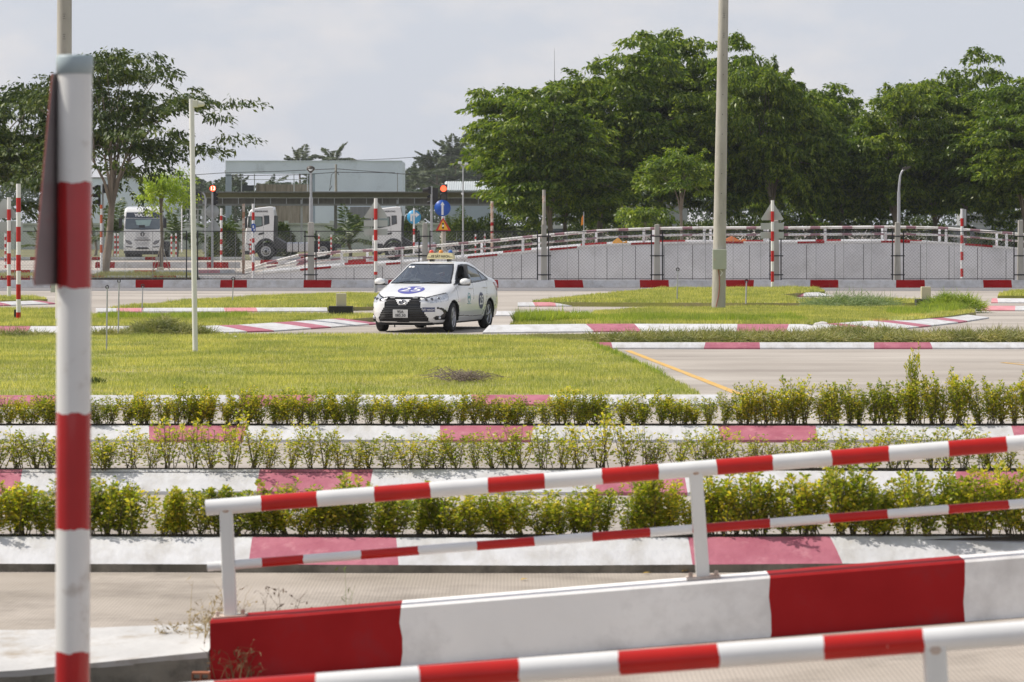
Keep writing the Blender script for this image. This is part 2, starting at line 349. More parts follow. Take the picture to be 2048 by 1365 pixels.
# front lawn
LF = lawn([(-420, 672), (600, 669), (1000, 671), (1190, 687), (1236, 703), (1300, 737), (1362, 768), (1404, 790), (-420, 792)], .12)
kerb([(1190, 699), (2260, 699)], .118, .14, .1, [(1190, 'p'), (1225, 'w'), (1408, 'p'), (1520, 'w'), (1748, 'p'), (1865, 'w'), (2150, 'p')])
CL = lawn([(1190, 688), (1000, 674), (985, 671), (1200, 670), (1780, 671), (2300, 670), (2300, 688)], .04)
# left lower island
kerb([(-260, 669), (250, 668), (419, 668), (549, 664), (660, 656.5), (757, 649.5)], .13, .9, .1, [(-260, 'p'), (55, 'w'), (252, 'p'), (312, 'w'), (494, 'p'), (548, 'w'), (622, 'p'), (662, 'w'), (738, 'p')])
L2 = lawn([(-260, 652), (419, 651.5), (549, 648), (660, 641), (752, 635), (757, 631), (640, 630), (185, 631), (165, 622), (100, 620), (-260, 618)], .1)
kerb([(195, 626), (300, 625.5), (655, 624.5)], .11, .25, .1, [(195, 'w'), (235, 'q'), (285, 'w'), (450, 'q'), (515, 'w')])
L3 = lawn([(215, 617), (300, 611), (390, 602), (560, 593), (700, 587), (790, 590), (790, 613), (650, 615.5)], .1)
kerb([(638, 606), (700, 608), (762, 610)], .1, .25, .1, [(638, 'w'), (652, 'p'), (672, 'w'), (712, 'p')])
kerb([(-200, 616), (0, 613), (112, 609)], .1, .55, .1, [(-200, 'p'), (22, 'w'), (97, 'p')])
L1 = lawn([(-200, 604), (0, 601.5), (95, 598.5), (70, 595), (-200, 590)], .1)
# right island
kerb([(965, 668), (1217, 665), (1600, 666), (1700, 667), (1789, 661), (1850, 655), (1919, 647), (1978, 637.5)], .145, 1.1, .1,
     [(965, 'w'), (1187, 'p'), (1282, 'w'), (1474, 'p'), (1573, 'w'), (1738, 'p'), (1772, 'w'), (1838, 'p'), (1862, 'w'), (1916, 'p'), (1935, 'w')], tip0=.62)
R1 = lawn([(1018, 649.5), (1400, 648.5), (1620, 649), (1713, 646), (1827, 639.5), (1900, 632), (1952, 624.5), (1925, 615), (1880, 611), (1840, 615), (1480, 617.5), (1300, 618), (1190, 626), (1170, 640), (1040, 643)], .12)
kerb([(985, 633), (1083, 633.5), (1172, 634)], .12, .35, .1, [(985, 'w'), (1083, 'q'), (1133, 'w')])
kerb([(1035, 614), (1480, 612.5), (1830, 611)], .12, .2, .06, [(1035, 'w'), (1070, 'q'), (1112, 'w'), (1268, 'q'), (1345, 'w'), (1505, 'q'), (1565, 'w'), (1740, 'q'), (1800, 'w')])
R0 = lawn([(1062, 604.5), (1180, 592), (1320, 578.5), (1630, 577.5), (1650, 583), (1548, 590), (1600, 600), (1870, 602), (1870, 606.5), (1480, 606.5)], .12)
kerb([(1545, 592), (1570, 595), (1665, 593.5)], .12, .7, .1, [(1545, 'w'), (1590, 'p'), (1607, 'w')])
kerb([(1905, 622), (2260, 624)], .12, .6, .12, [(1905, 'w'), (1962, 'q'), (2030, 'w'), (2110, 'q')])
kerb([(1982, 607), (2260, 608)], .13, .5, .1, [(1982, 'q'), (1996, 'w'), (2110, 'q')])
R2 = lawn([(1995, 592), (2030, 583), (2260, 581), (2260, 592)], .12)
for nm, w, z, n, ln, wd, m, sd, cl in (('grass', LF, .12, 230000, .055, .010, M_blade, 3, .75), ('grass', L2, .1, 90000, .08, .013, M_blade, 4, .6), ('grass', L3, .1, 50000, .09, .018, M_blade, 5, .5),
        ('grass', L1, .1, 12000, .09, .02, M_blade, 6, .5), ('grass', R1, .12, 130000, .085, .014, M_blade, 8, .7), ('grass', R0, .12, 60000, .09, .02, M_blade, 9, .6), ('grass', R2, .12, 14000, .1, .02, M_blade, 10, .5),
        ('grass', CL, .04, 60000, .05, .012, M_dry, 11, .5)):
    o = blades(nm, w, z, n, ln, wd, m, clump=cl, seed=sd)
    if m is M_dry: o['label'] = 'drying grass verge behind the right hand kerb'
# lusher tufts along some edges
def strip(pp, hw): # polygon strip behind a world polyline
    a = [Vector(p) for p in pp]; return [(p.x, p.y+.15) for p in a] + [(p.x, p.y+2*hw) for p in reversed(a)]
o = blades('grass', strip([G(1180, 648, .12), G(1330, 647, .12), G(1500, 647, .12), G(1620, 647, .12)], 2.2), .12, 13000, .13, .02, M_blade2, seed=21, clump=.95); o['label'] = 'lush green grass along the front edge of the right island'
o = blades('grass', strip([G(1030, 648, .12), G(1110, 646, .12), G(1180, 644, .12)], 1.0), .12, 9000, .2, .02, M_blade2, seed=22, lean=.9); o['label'] = 'taller loose grass at the left tip of the right island'
o = blades('grass', strip([G(1800, 636, .12), G(1870, 630, .12), G(1940, 622, .12)], 1.6), .12, 12000, .15, .022, M_blade2, seed=23, clump=.95); o['label'] = 'lush green grass at the right tip of the right island'
o = blades('grass', strip([G(190, 640, .1), G(330, 640, .1), G(480, 641, .1)], 1.4), .1, 9000, .14, .02, M_blade2, seed=24, clump=.95); o['label'] = 'taller green grass behind the left kerb'
o = blades('grass', strip([G(1190, 698, .1), G(1262, 728, .1), G(1335, 765, .1)], .7), .11, 5000, .11, .012, M_blade2, seed=25); o['label'] = 'green grass along the slanting edge of the front lawn'

def pile(px, py, rx, ry, hh, n, seed, label, m=M_dry, ln=.22):
    c = G(px, py, .1); r = np.random.default_rng(seed); a = r.uniform(0, 2*np.pi, n); q = np.sqrt(r.random(n))
    x = np.cos(a)*q*rx; y = np.sin(a)*q*ry; bump = .55 + .9*vnoise(x+50, y+50, max(rx*.3, .25), seed); z = hh*(1-q**2)*bump*r.uniform(.55, 1, n)
    d = np.stack([r.normal(size=n), r.normal(size=n), r.normal(size=n)*.45+.15], 1)
    V, Q = leafquads(np.stack([x, y, z], 1), d, ln*r.uniform(.5, 1.3, n), .012, r)
    o = fast('grass_clippings', V, Q, m); o.location = c
    return setp(o, label, 'grass pile')
pile(333, 672, .85, .6, .26, 8000, 31, 'largest heap of cut grass beside the slim white pole')
pile(220, 674, .4, .4, .07, 2000, 32, 'small heap of cut grass beside the two thin rods on the left')
pile(30, 675, .8, .4, .05, 2500, 33, 'low heap of cut grass by the kerb at the left edge')
pile(402, 672, .3, .3, .09, 1200, 35, 'little heap of cut grass just right of the slim white pole')
for i, (px, py, rx, hh, lb) in enumerate(((1300, 671, 1.1, .06, 'flat heap of cut grass left of the concrete utility pole base'), (1440, 669, 1.0, .05, 'flat heap of cut grass in front of the concrete utility pole'), (1580, 671, 1.1, .07, 'heap of cut grass on the verge between pole and kerb bend'),
        (1720, 667, 1.0, .16, 'tallest heap of cut grass against the bend of the right kerb'), (1850, 671, 1.2, .10, 'heap of cut grass right of the kerb bend'), (1990, 671, 1.1, .10, 'heap of cut grass at the right edge of the photo'))):
    pile(px, py+8, rx*1.1, .6, hh*1.05, 5500, 40+i, lb)
pile(1700, 610, 1.3, .8, .13, 2600, 51, 'heap of freshly cut pale green grass stalks on the right island', mat('cut_green_stalks', [(.12, .20, .06), (.30, .36, .18)], .6, scale=3, trans=.2, island=True), .4)
pile(1905, 618, .8, .6, .32, 4500, 52, 'green grass mound right of the beige box', M_blade2, .3)
# yellow road lines
def ribbon(name, a, b, wd, z, m):
    a, b = Vector(a), Vector(b); d = (b-a).normalized(); n = Vector((-d.y, d.x, 0))*wd/2; k = 24; mb = MB(); L = []
    for i in range(k+1):
        p = a.lerp(b, i/k); L.append((p - n*rnd.uniform(.85, 1.05), p + n*rnd.uniform(.85, 1.05)))
    for i in range(k): mb.add([(*L[i][0][:2], z), (*L[i+1][0][:2], z), (*L[i+1][1][:2], z), (*L[i][1][:2], z)], [(0, 1, 2, 3)])
    return setp(mb.build(name, m), kind='structure')
ribbon('road_marking', G(1256, 702), G(1486, 792), .13, .005, M_yellowline)
ribbon('road_marking', G(2004, 726), G(2140, 740), .10, .005, M_yellowline)
ribbon('road_marking', G(2004, 726), G(2140, 727), .07, .005, M_yellowline)
M_faint = mat('faded_white_road_paint', (.56, .53, .49), .8, .06, 3)
for a, b in (((140, 590.5), (270, 591)), ((330, 600), (385, 599.5)), ((250, 586), (420, 586)), ((1670, 585), (1760, 585.5)), ((1780, 590), (1830, 591.5))): ribbon('road_marking', G(*a), G(*b), .16, .005, M_faint)
# shallow joints in the slabs
M_joint = mat('joint_line', (.20, .18, .155), .9)
for y in (25.2, 33.2, 47.5, 52.5, 57.6, 78, 98, 108):
    ribbon('slab_joint', (-12, y, 0), (14, y+.1, 0), .012 if y < 60 else .03, .004, M_joint)
# parking yard kerbs beyond the fence (vertical)
def vkerb(pp, h, reds, tw=.15): return kerb(pp, h, .02, tw, stripes(pp[0][0], pp[-1][0], reds, 'r'), drop=0, jit=.004)
kerb([(-300, 521), (490, 521)], .2, .02, .15, stripes(-300, 490, [(-160, -120), (60, 80), (183, 203), (290, 311), (394, 422)], 'r'), name='kerb')
kerb([(190, 536.5), (480, 536.5)], .30, .02, .15, stripes(190, 480, [(190, 229), (306, 341), (414, 457)], 'r'))
kerb([(-200, 547), (100, 547), (222, 547.5), (345, 548), (470, 546)], .15, .02, .3, [(-200, 'w'), (20, 'r'), (60, 'w'), (268, 'r'), (312, 'w'), (398, 'q'), (440, 'w')])
kerb([(-100, 561), (500, 561)], .18, .02, .2, stripes(-100, 500, [(0, 60), (180, 207), (304, 352)], 'r'))
lawn([(150, 556), (400, 556), (372, 548), (180, 548)], .12, 'verge', M_soil)
blades('grass', poly_world([(180, 556), (400, 556), (372, 546), (200, 546)], .12), .12, 3500, .14, .02, M_dry, seed=61)['label'] = 'dry weeds around the staked sapling beyond the fence'
blades('grass', poly_world([(-60, 556), (110, 556), (90, 548), (-60, 548)], .12), .12, 2000, .14, .02, M_dry, seed=62)['label'] = 'dry weeds beyond the fence at the far left'
kerb([(500, 521), (905, 521)], .22, .02, .15, stripes(500, 905, [(602, 634), (704, 737)], 'r'))
kerb([(520, 528.5), (830, 529)], .22, .02, .15, stripes(520, 830, [(519, 556), (595, 612), (696, 733), (803, 840)], 'r'))
# long kerb under the chain-link fence
REDS = [(-60, -3), (100, 156), (271, 326), (440, 494), (607, 662), (776, 831), (941, 997), (1110, 1167), (1280, 1338), (1452, 1507), (1620, 1677), (1792, 1850), (1967, 2024)]
kerb([(-200, 576), (2240, 576)], .27, .06, .35, stripes(-200, 2240, REDS, 'r'), drop=0, jit=.006)

# ------------------------------------------------------------ foreground ramp
DK = lambda x: .049 + .079*(x + .563)          # deck level across the frame
def zdeck(x): return max(DK(x), -.02)
b = MB(); xs = [-1.53, -1.18, -.5, 0, .6, 1.2, 1.8, 2.4, 3.2, 4.5, 6]
for a, c in zip(xs[:-1], xs[1:]):
    b.add([(a, 7.5, zdeck(a)), (c, 7.5, zdeck(c)), (c, 17.0, zdeck(c)), (a, 17.0, zdeck(a))], [(0, 1, 2, 3)])
    b.add([(a, 7.5, -.33), (c, 7.5, -.33), (c, 7.5, zdeck(c)), (a, 7.5, zdeck(a))], [(0, 1, 2, 3)])
b.add([(-1.53, 7.5, -.33), (-1.53, 17, -.33), (-1.53, 17, -.02), (-1.53, 7.5, -.02)], [(0, 1, 2, 3)])
M_rib = mat('ribbed_concrete_deck', [(.33, .285, .235), (.44, .385, .33)], .85, scale=.9, dirt=(.20, .17, .14), dscale=1.1, dpos=(.46, .74), bump=.3, bscale=14)
def ribs(m, sc):
    n = m.node_tree; wv = n.nodes.new('ShaderNodeTexWave'); wv.inputs['Scale'].default_value = sc; wv.inputs['Distortion'].default_value = .35
    wv.bands_direction = 'X'; g = n.nodes.new('ShaderNodeNewGeometry'); n.links.new(g.outputs['Position'], wv.inputs[0])
    bp = n.nodes.new('ShaderNodeBump'); bp.inputs['Strength'].default_value = .2; bp.inputs['Distance'].default_value = .005
    n.links.new(wv.outputs[0], bp.inputs['Height'])
    old = [l.from_socket for l in n.links if l.to_socket == n.nodes['Principled BSDF'].inputs['Normal']]
    if old: n.links.new(old[0], bp.inputs['Normal'])
    n.links.new(bp.outputs[0], n.nodes['Principled BSDF'].inputs['Normal'])
ribs(M_rib, 14)
setp(b.build('ramp_deck', M_rib), kind='structure')
sheet('road', rect(-9, 12, 17.6, 21.95), .004, M_rib)
# parapet
def zt(x): return .356 + .0807*(x + .563)
JIT = {}; b = MB(); D0, D1 = 17.0, 17.26; brk = [(-1.533, 1), (-.563, 0), (1.309, 1), (2.299, 0), (3.6, 1), (4.6, 0), (6.0, None)]
for (a, c), (e, _) in zip(brk[:-1], brk[1:]):
    k = 6
    for i in range(k):
        x0, x1 = a+(e-a)*i/k, a+(e-a)*(i+1)/k; J = lambda x: .0
        q = [(x0, D0, -.33), (x1, D0, -.33), (x1, D0, zt(x1)-.012), (x0, D0, zt(x0)-.012), (x0, D0+.012, zt(x0)), (x1, D0+.012, zt(x1)), (x1, D1-.01, zt(x1)), (x0, D1-.01, zt(x0)), (x0, D1, zt(x0)-.01), (x1, D1, zt(x1)-.01), (x1, D1, -.02), (x0, D1, -.02)]
        b.add(q, [(3, 2, 5, 4), (4, 5, 6, 7), (7, 6, 9, 8), (8, 9, 10, 11)], c)
        lv = 9; e0 = JIT.setdefault(round(x0, 4), [rnd.uniform(-.009, .009) for _ in range(lv+1)]) if i == 0 and a > -1.5 else [0]*(lv+1); e1 = JIT.setdefault(round(x1, 4), [rnd.uniform(-.009, .009) for _ in range(lv+1)]) if i == k-1 else [0]*(lv+1)
        A_ = [(x0 + e0[s]*(s < lv), D0, -.33 + (zt(x0)-.012+.33)*s/lv) for s in range(lv+1)]; B_ = [(x1 + e1[s]*(s < lv), D0, -.33 + (zt(x1)-.012+.33)*s/lv) for s in range(lv+1)]
        b.add(A_ + B_, [(s, lv+1+s, lv+2+s, s+1) for s in range(lv)], c)
b.add([(-1.533, D0, -.33), (-1.533, D0, zt(-1.533)-.012), (-1.533, D1, zt(-1.533)-.01), (-1.533, D1, -.02)], [(0, 1, 2, 3)], 0)
par = setp(b.build('ramp_parapet', [M_gwhite, M_red]), 'low red and white painted concrete parapet along the foreground ramp', 'parapet')
# low broad kerb left of the parapet, with its stained face
b = MB(); N = 14
for i in range(N):
    qs = []
    for k in (i, i+1):
        t = k/N; x = -4.2 + (4.2-1.54)*t; zl = .02 + .105*max(0, (x+2.6)/1.06)**1 if x > -2.6 else .02
        yb = 18.1 - .35*max(0, (x+2.6)/1.06); zb = .10 + .08*max(0, (x+2.6)/1.06)
        qs.append([(x, 17.02, -.33), (x, 17.0, zl-.03+rnd.uniform(-.006, .006)), (x, 16.99, zl), (x, yb, zb), (x, yb+.04, 0)])
    A, B = qs
    for j in range(4): b.add([A[j], B[j], B[j+1], A[j+1]], [(0, 1, 2, 3)], 1 if j == 0 else 0)
setp(b.build('kerb', [mat('chipped_white_kerb_paint', (.52, .51, .495), .85, .10, 3, dirt=(.33, .27, .20), dscale=3.6, dpos=(.50, .74), bump=.4, bscale=14), M_raw]), kind='structure')
t = thing('hollow_brick', 'broken hollow clay brick at the foot of the red parapet end', 'brick', tuple(P(402, 1362, 16.9)))
b = MB(); p = t.location; M_clay = mat('fired_clay', (.34, .12, .06), .8, .15, 20, bump=.3)
for dz in (0, .035, .07): b.box((p.x, p.y, p.z+dz-.03), (.09, .06, .009))
for dx in (-.042, 0, .042): b.box((p.x+dx, p.y, p.z+.005), (.008, .0605, .062))
b.build('brick_shell', M_clay, t)

def striped_rail(mb, pts, breaks, r, n=16, rnd_end=True):
    """pts: world end points; breaks: [(t, mi)...] along 0..1; mb gets coloured tube pieces sharing their rings"""
    a, c = Vector(pts[0]), Vector(pts[1]); ts = [t for t, _ in breaks] + [1.0]; L = (c-a).length; d = (c-a).normalized(); u = d.orthogonal().normalized(); v = d.cross(u); rings = []
    for t_ in ts:
        j = [0 if t_ in (ts[0], 1.0) else rnd.uniform(-.0018, .0018) + .0015*math.sin(k*.8 + t_*90) for k in range(n)]
        rings.append([a + d*(t_*L + j[k]) + (u*math.cos(2*math.pi*k/n) + v*math.sin(2*math.pi*k/n))*r for k in range(n)])
    for i, (_, mi) in enumerate(breaks): mb.add(rings[i] + rings[i+1], [(k, (k+1) % n, n+(k+1) % n, n+k) for k in range(n)], mi, True)
    mb.add(rings[0], [tuple(range(n))], breaks[0][1]); mb.add(rings[-1], [tuple(range(n))], breaks[-1][1])
def handrail(label, D, line_u, line_l, bu, bl, ru, rl, posts, name='handrail'):
    a, c = P(*line_u[0], D), P(*line_u[1], D); t = thing(name, label, 'handrail', (a.x, D, zdeck(a.x)))
    for ln, br, r in ((line_u, bu, ru), (line_l, bl, rl)):
        if ln is None: continue
        p0, p1 = P(*ln[0], D), P(*ln[1], D); x0, x1 = ln[0][0], ln[1][0]; b = MB()
        striped_rail(b, (p0, p1), [((x-x0)/(x1-x0), mi) for x, mi in br], r); b.build('rail', [M_rwhite, M_rred], t)
    M_post = mat('white_post_paint_with_rust_runs', (.72, .715, .68), .4, .05, 4, dirt=(.50, .36, .20), dscale=5, dpos=(.60, .8), stretch=(3, 3, .6))
    for (xt, yt, xb, yb, wd) in posts:
        p0, p1 = P(xb, yb, D), P(xt, yt, D); b = MB(); n = (p1-p0).normalized(); s = n.cross(Vector((0, 1, 0))).normalized()*wd/2; q = Vector((0, wd/2, 0))
        vs = [p + i*s + j*q for p in (p0, p1) for i, j in ((-1, -1), (1, -1), (1, 1), (-1, 1))]
        b.add(vs, [(0, 1, 2, 3), (7, 6, 5, 4)] + [(i, (i+1) % 4, 4+(i+1) % 4, 4+i) for i in range(4)])
        po = b.build('post', M_post, t, bevel=.006)
        b = MB(); M = Matrix.Rotation(-.079, 3, 'Y'); b.box((p0.x, D, p0.z+.004), (.17, .13, .012), M=M)
        for sx in (-.065, .065): b.tube((p0.x+sx, D-.03, p0.z+sx*.079), (p0.x+sx, D-.03, p0.z+.035+sx*.079), .011, .011, 6)
        b.build('base_plate', M_rust, t)
        b = MB(); b.lathe([(wd*.52, -.012), (wd*.6, 0), (wd*.5, .014)], p1 - n*.012, n, 12); b.build('weld', M_rust, t)
    return t
B_u = [412, 523, 635, 749, 861, 976, 1089, 1204, 1317, 1433, 1545, 1662, 1777, 1896, 2012] + [2127 + 115*i for i in range(10)]
B_l = [415, 524, 607, 722, 837, 954, 1069, 1185, 1300, 1385, 1540, 1658, 1775, 1896, 2017] + [2130 + 118*i for i in range(9)]
handrail('red and white striped handrail standing on the foreground parapet', 17.13, ((412, 1016), (3200, 794.5)), ((415, 1134), (3200, 918)),
         [(x, i % 2) for i, x in enumerate(B_u)], [(x, i % 2) for i, x in enumerate(B_l)], .041, .024,
         [(452, 1016, 461, 1234, .066), (1391, 940, 1406, 1156, .068), (2330, 863, 2345, 1078, .068), (3150, 799, 3165, 1014, .068)])
nb = [400, 634, 840, 1038, 1237, 1437, 1646, 1846, 2160]
handrail('nearest red and white striped handrail cut off by the bottom edge of the photo', 9.7, ((200, 1404), (2300, 1248)), ((200, 1610), (2300, 1455)),
         [(200, 0), (430, 1)] + [(x, i % 2) for i, x in enumerate(nb[1:])], [(200, 1), (600, 0), (800, 1), (1000, 0), (1200, 1), (1400, 0), (1600, 1), (1800, 0)], .0362, .024,
         [(1868, 1290, 1905, 1905, .064)])
t = thing('drain_pipe', 'black drain pipe end sticking out of the nearest hedge kerb', 'pipe', tuple(G(1070, 1141)))
p = t.location; b = MB(); b.lathe([(.030, .05), (.030, -.05), (.037, -.05), (.037, .05)], (p.x, p.y-.005, .035), (0, 1, 0), 18); b.build('pipe_wall', M_black, t)
b = MB(); b.lathe([(.0001, 0), (.03, 0)], (p.x, p.y+.0, .035), (0, 1, 0), 18); b.build('pipe_mouth', mat('hole_dark', (.004, .004, .004), 1), t)

# foreground striped post with its sign plate seen edge-on
t = thing('striped_post', 'thick red and white foreground post with grey cap and edge-on triangular sign', 'post', (P(148, 900, 10.4).x, 10.4, -.32))
D = 10.4; X0 = P(148, 900, D).x; zz = lambda y: P(0, y, D).z
bk = [(146, 0), (365, 1), (576, 0), (826, 1), (1058, 0), (1302, 1), (1500, 0), (1620, None)]
b = MB(); R = .0535
for (y0, c), (y1, _) in zip(bk[:-1], bk[1:]):
    n = 32; j0 = [rnd.uniform(-.0025, .0025) + .003*math.sin(k*.9+y0) for k in range(n)]
    x = lambda y: X0 + (y-600)/F*D*-.004
    top = [(x(y0)+R*math.cos(2*math.pi*k/n), D+R*math.sin(2*math.pi*k/n), zz(y0) + (bk_j[k] if y0 > 150 else 0)) for k in range(n)] if y0 > 150 else [(x(y0)+R*math.cos(2*math.pi*k/n), D+R*math.sin(2*math.pi*k/n), zz(y0)) for k in range(n)]
    bot = [(x(y1)+R*math.cos(2*math.pi*k/n), D+R*math.sin(2*math.pi*k/n), zz(y1) + j0[k]) for k in range(n)]
    b.add(top+bot, [(k, (k+1) % n, n+(k+1) % n, n+k) for k in range(n)], c, True); bk_j = j0
M_pw = mat('foreground_post_white', (.72, .71, .68), .3, .05, 4, dirt=(.42, .36, .30), dscale=7, dpos=(.58, .76), coat=.2)
M_pr = mat('foreground_post_red', (.40, .012, .014), .25, .10, 5, coat=.4)
b.build('pipe', [M_pw, M_pr], t)
b = MB(); b.lathe([(.0001, .045), (R*1.0, .045), (R*1.07, .038), (R*1.07, -.012), (R*1.0, -.014)], (X0+.002, D, zz(140)), (0, 0, 1), 32); b.build('cap', mat('blue_grey_plastic', (.36, .43, .45), .5), t)
ang = math.radians(76); ux = Vector((-math.cos(ang), -math.sin(ang), 0)); c0 = Vector((X0-R*1.1, D, zz(570)))
fr = lambda u, v, w_: c0 + ux*u + Vector((0, 0, v)) + Vector((-ux.y, ux.x, 0))*w_
hgt = zz(150)-zz(572)
b = MB(); b.prism([(-.17, 0), (.17, 0), (.18, .02), (.03, hgt), (-.03, hgt), (-.18, .02)], fr, .004, 0, sides=1); b.build('sign_plate', [M_signback2, mat('dull_red_edge', (.35, .10, .08), .5)], t)
b = MB(); b.box((X0-.01, D+.045, zz(250)), (.10, .04, .02)); b.box((X0-.01, D+.045, zz(500)), (.10, .04, .02)); b.build('bracket', M_galv, t)
# ------------------------------------------------------------ the test car
def mk_interp(zs, vals):
    zs = np.array(zs); vals = np.array(vals, float)
    g = np.linspace(zs[0], zs[-1], 1200); y = np.interp(g, zs, vals); k = np.hanning(41); k /= k.sum()
    yp = np.concatenate([2*y[0]-y[20:0:-1], y, 2*y[-1]-y[-2:-22:-1]]); ys = np.convolve(yp, k, 'valid')
    return lambda z: np.interp(z, g, ys)
ZS = [.17, .21, .30, .42, .52, .62, .70, .76, .84, .92, 1.00, 1.06, 1.12, 1.20, 1.30, 1.38, 1.43, 1.46, 1.475]
XF = [2.04, 2.13, 2.19, 2.215, 2.21, 2.195, 2.15, 2.03, 1.78, 1.45, 1.10, .98, .86, .70, .50, .35, .24, .10, -.15]
XR = [-2.03, -2.12, -2.18, -2.2, -2.21, -2.2, -2.19, -2.19, -2.19, -2.19, -2.18, -2.12, -1.93, -1.70, -1.40, -1.17, -1.02, -.90, -.55]
WW = [.72, .78, .835, .858, .862, .862, .862, .86, .85, .842, .822, .795, .755, .715, .662, .615, .57, .47, .05]
NN = [4.7, 4.7, 4.6, 4.6, 4.6, 4.6, 4.6, 4.3, 4.6, 5, 5.5, 5.5, 5, 4.5, 4.2, 4, 3.6, 3.2, 2.5]
fxf, fxr, fw, fn = [mk_interp(ZS, a) for a in (XF, XR, WW, NN)]
def car_surface(M=230, N=400):
    zf = np.linspace(.17, 1.4745, 4000)
    ds = np.sqrt(np.gradient(zf)**2 + (np.gradient(fxf(zf))*.8)**2 + (np.gradient(fxr(zf))*.6)**2 + np.gradient(fw(zf))**2)
    s = np.concatenate([[0], np.cumsum(ds[1:])]); zr = np.interp(np.linspace(0, s[-1], M), s, zf)
    V = []
    for z in zr:
        a = (fxf(z)-fxr(z))/2; cx = (fxf(z)+fxr(z))/2; wd = max(fw(z), .02); n = fn(z)
        t = np.concatenate([np.linspace(0, 1, 900)**3*np.pi/4, np.pi/2 - (np.linspace(1, 0, 900)**3)[1:]*np.pi/4])
        x = a*np.cos(t)**(2/n); y = wd*np.sin(t)**(2/n)
        nr = n + 4.5*float(np.clip((1.12-z)/.2, 0, 1)); xr_ = a*np.cos(t)**(2/nr); yr_ = wd*np.sin(t)**(2/nr)
        x = np.concatenate([x, -xr_[::-1][1:], -xr_[1:], x[::-1][1:-1]]); y = np.concatenate([y, yr_[::-1][1:], -yr_[1:], -y[::-1][1:-1]])
        L = np.concatenate([[0], np.cumsum(np.hypot(np.diff(x), np.diff(y)))]); u = np.linspace(0, L[-1], N+1)[:-1]
        xx, yy = np.interp(u, L, x), np.interp(u, L, y)
        # pull the cabin sides in ahead of the cowl: nothing; crown the hood across its width
        zz_ = np.full(N, z)
        V.append(np.stack([xx+cx, yy, zz_], 1))
    V = np.array(V)
    i = np.arange(M-1)[:, None]*N + np.arange(N)[None]; j = np.arange(M-1)[:, None]*N + (np.arange(N)[None]+1) % N
    Q = np.stack([i, j, j+N, i+N], -1).reshape(-1, 4)
    return V.reshape(-1, 3), Q
def pin(a, b, poly):            # points inside polygon, arrays
    return inpoly(a, b, poly)
def near_line(a, b, pts, wd):
    r = np.zeros(len(a), bool)
    for (x0, y0), (x1, y1) in zip(pts[:-1], pts[1:]):
        dx, dy = x1-x0, y1-y0; t = np.clip(((a-x0)*dx+(b-y0)*dy)/(dx*dx+dy*dy), 0, 1)
        r |= np.hypot(a-x0-t*dx, b-y0-t*dy) < wd
    return r
M_car = mat('pearl_white_car_paint', (.80, .80, .79), .22, .01, 2, coat=.8, spec=.5)
M_blk = mat('gloss_black_trim', (.012, .012, .013), .25, .05, 5)
M_int = mat('dark_cabin_fabric', (.13, .13, .135), .8, .1, 5)
def glass(name, tint, fac):
    if name in MATS: return MATS[name]
    m = bpy.data.materials.new(name); m.use_nodes = True; n = m.node_tree; n.nodes.clear(); o = n.nodes.new('ShaderNodeOutputMaterial')
    tr = n.nodes.new('ShaderNodeBsdfTransparent'); tr.inputs[0].default_value = (*tint, 1); gl = n.nodes.new('ShaderNodeBsdfGlossy'); gl.inputs['Roughness'].default_value = .03
    gl.inputs[0].default_value = (.8, .85, .9, 1)
    fr = n.nodes.new('ShaderNodeFresnel'); fr.inputs[0].default_value = 1.5; ad = n.nodes.new('ShaderNodeMath'); ad.operation = 'ADD'; ad.inputs[1].default_value = fac
    mxs = n.nodes.new('ShaderNodeMixShader'); n.links.new(fr.outputs[0], ad.inputs[0]); n.links.new(ad.outputs[0], mxs.inputs[0])
    n.links.new(tr.outputs[0], mxs.inputs[1]); n.links.new(gl.outputs[0], mxs.inputs[2]); n.links.new(mxs.outputs[0], o.inputs[0]); MATS[name] = m; return m
M_glass = glass('car_glass', (.84, .90, .90), .21)
M_lamp = mat('headlamp_lens', [(.45, .46, .48), (.85, .86, .88)], .08, scale=18, metal=.5, coat=1)
M_chrome = mat('chrome', (.75, .75, .76), .12, .03, 3, metal=1)
M_rim = mat('machined_alloy', (.50, .50, .52), .28, .05, 8, metal=.8)
PHI = math.radians(16.6)
fa = Vector((-2.03, 70.9, 0))                     # middle of the front axle
fwd = Vector((-math.sin(PHI), -math.cos(PHI), 0))
cloc = fa - fwd*1.275
car = thing('test_car', 'white saloon car number 25 with a yellow sign and three coloured lamps on its roof', 'car', cloc, math.atan2(fwd.y, fwd.x))
V, Q = car_surface(); C = V[Q].mean(1); Nn = np.cross(V[Q[:, 1]]-V[Q[:, 0]], V[Q[:, 3]]-V[Q[:, 0]]); Nn = unit(Nn)
if (Nn[:, 0]*C[:, 0]).sum() < 0: Q = Q[:, ::-1]; Nn = -Nn
x, y, z = C.T; ay = np.abs(y); AX = 1.275
lab = np.zeros(len(C), int)      # 0 body 1 arch cut 2 grille 3 headlight 4 fog surround 5 windshield 6 rear glass 7 front window 8 rear window 9 trim 10 seam 11 valance 12 taillight 13 quarter glass
side = np.abs(Nn[:, 1]) > .45
front = (x > 1.35) & (Nn[:, 0] > .05)
seam_side = [[(.98, 1.0), (1.02, .75), (.93, .34), (-.06, .30)], [(-.09, 1.4), (-.06, .30)], [(-.09, .30), (-.72, .30), (-1.02, .66), (-1.12, 1.05)], [(-1.9, .95), (-1.75, .60), (-1.65, .38)]]
for l in seam_side: lab[near_line(x, z, l, .0065) & side] = 10
win_o = [(1.02, .985), (.74, 1.17), (.50, 1.29), (.25, 1.385), (-.08, 1.415), (-.45, 1.40), (-.85, 1.32), (-1.22, 1.18), (-1.38, 1.09), (-1.28, 1.05), (-.6, 1.02), (.3, .995)]
apil = x < fxf(z) - .20
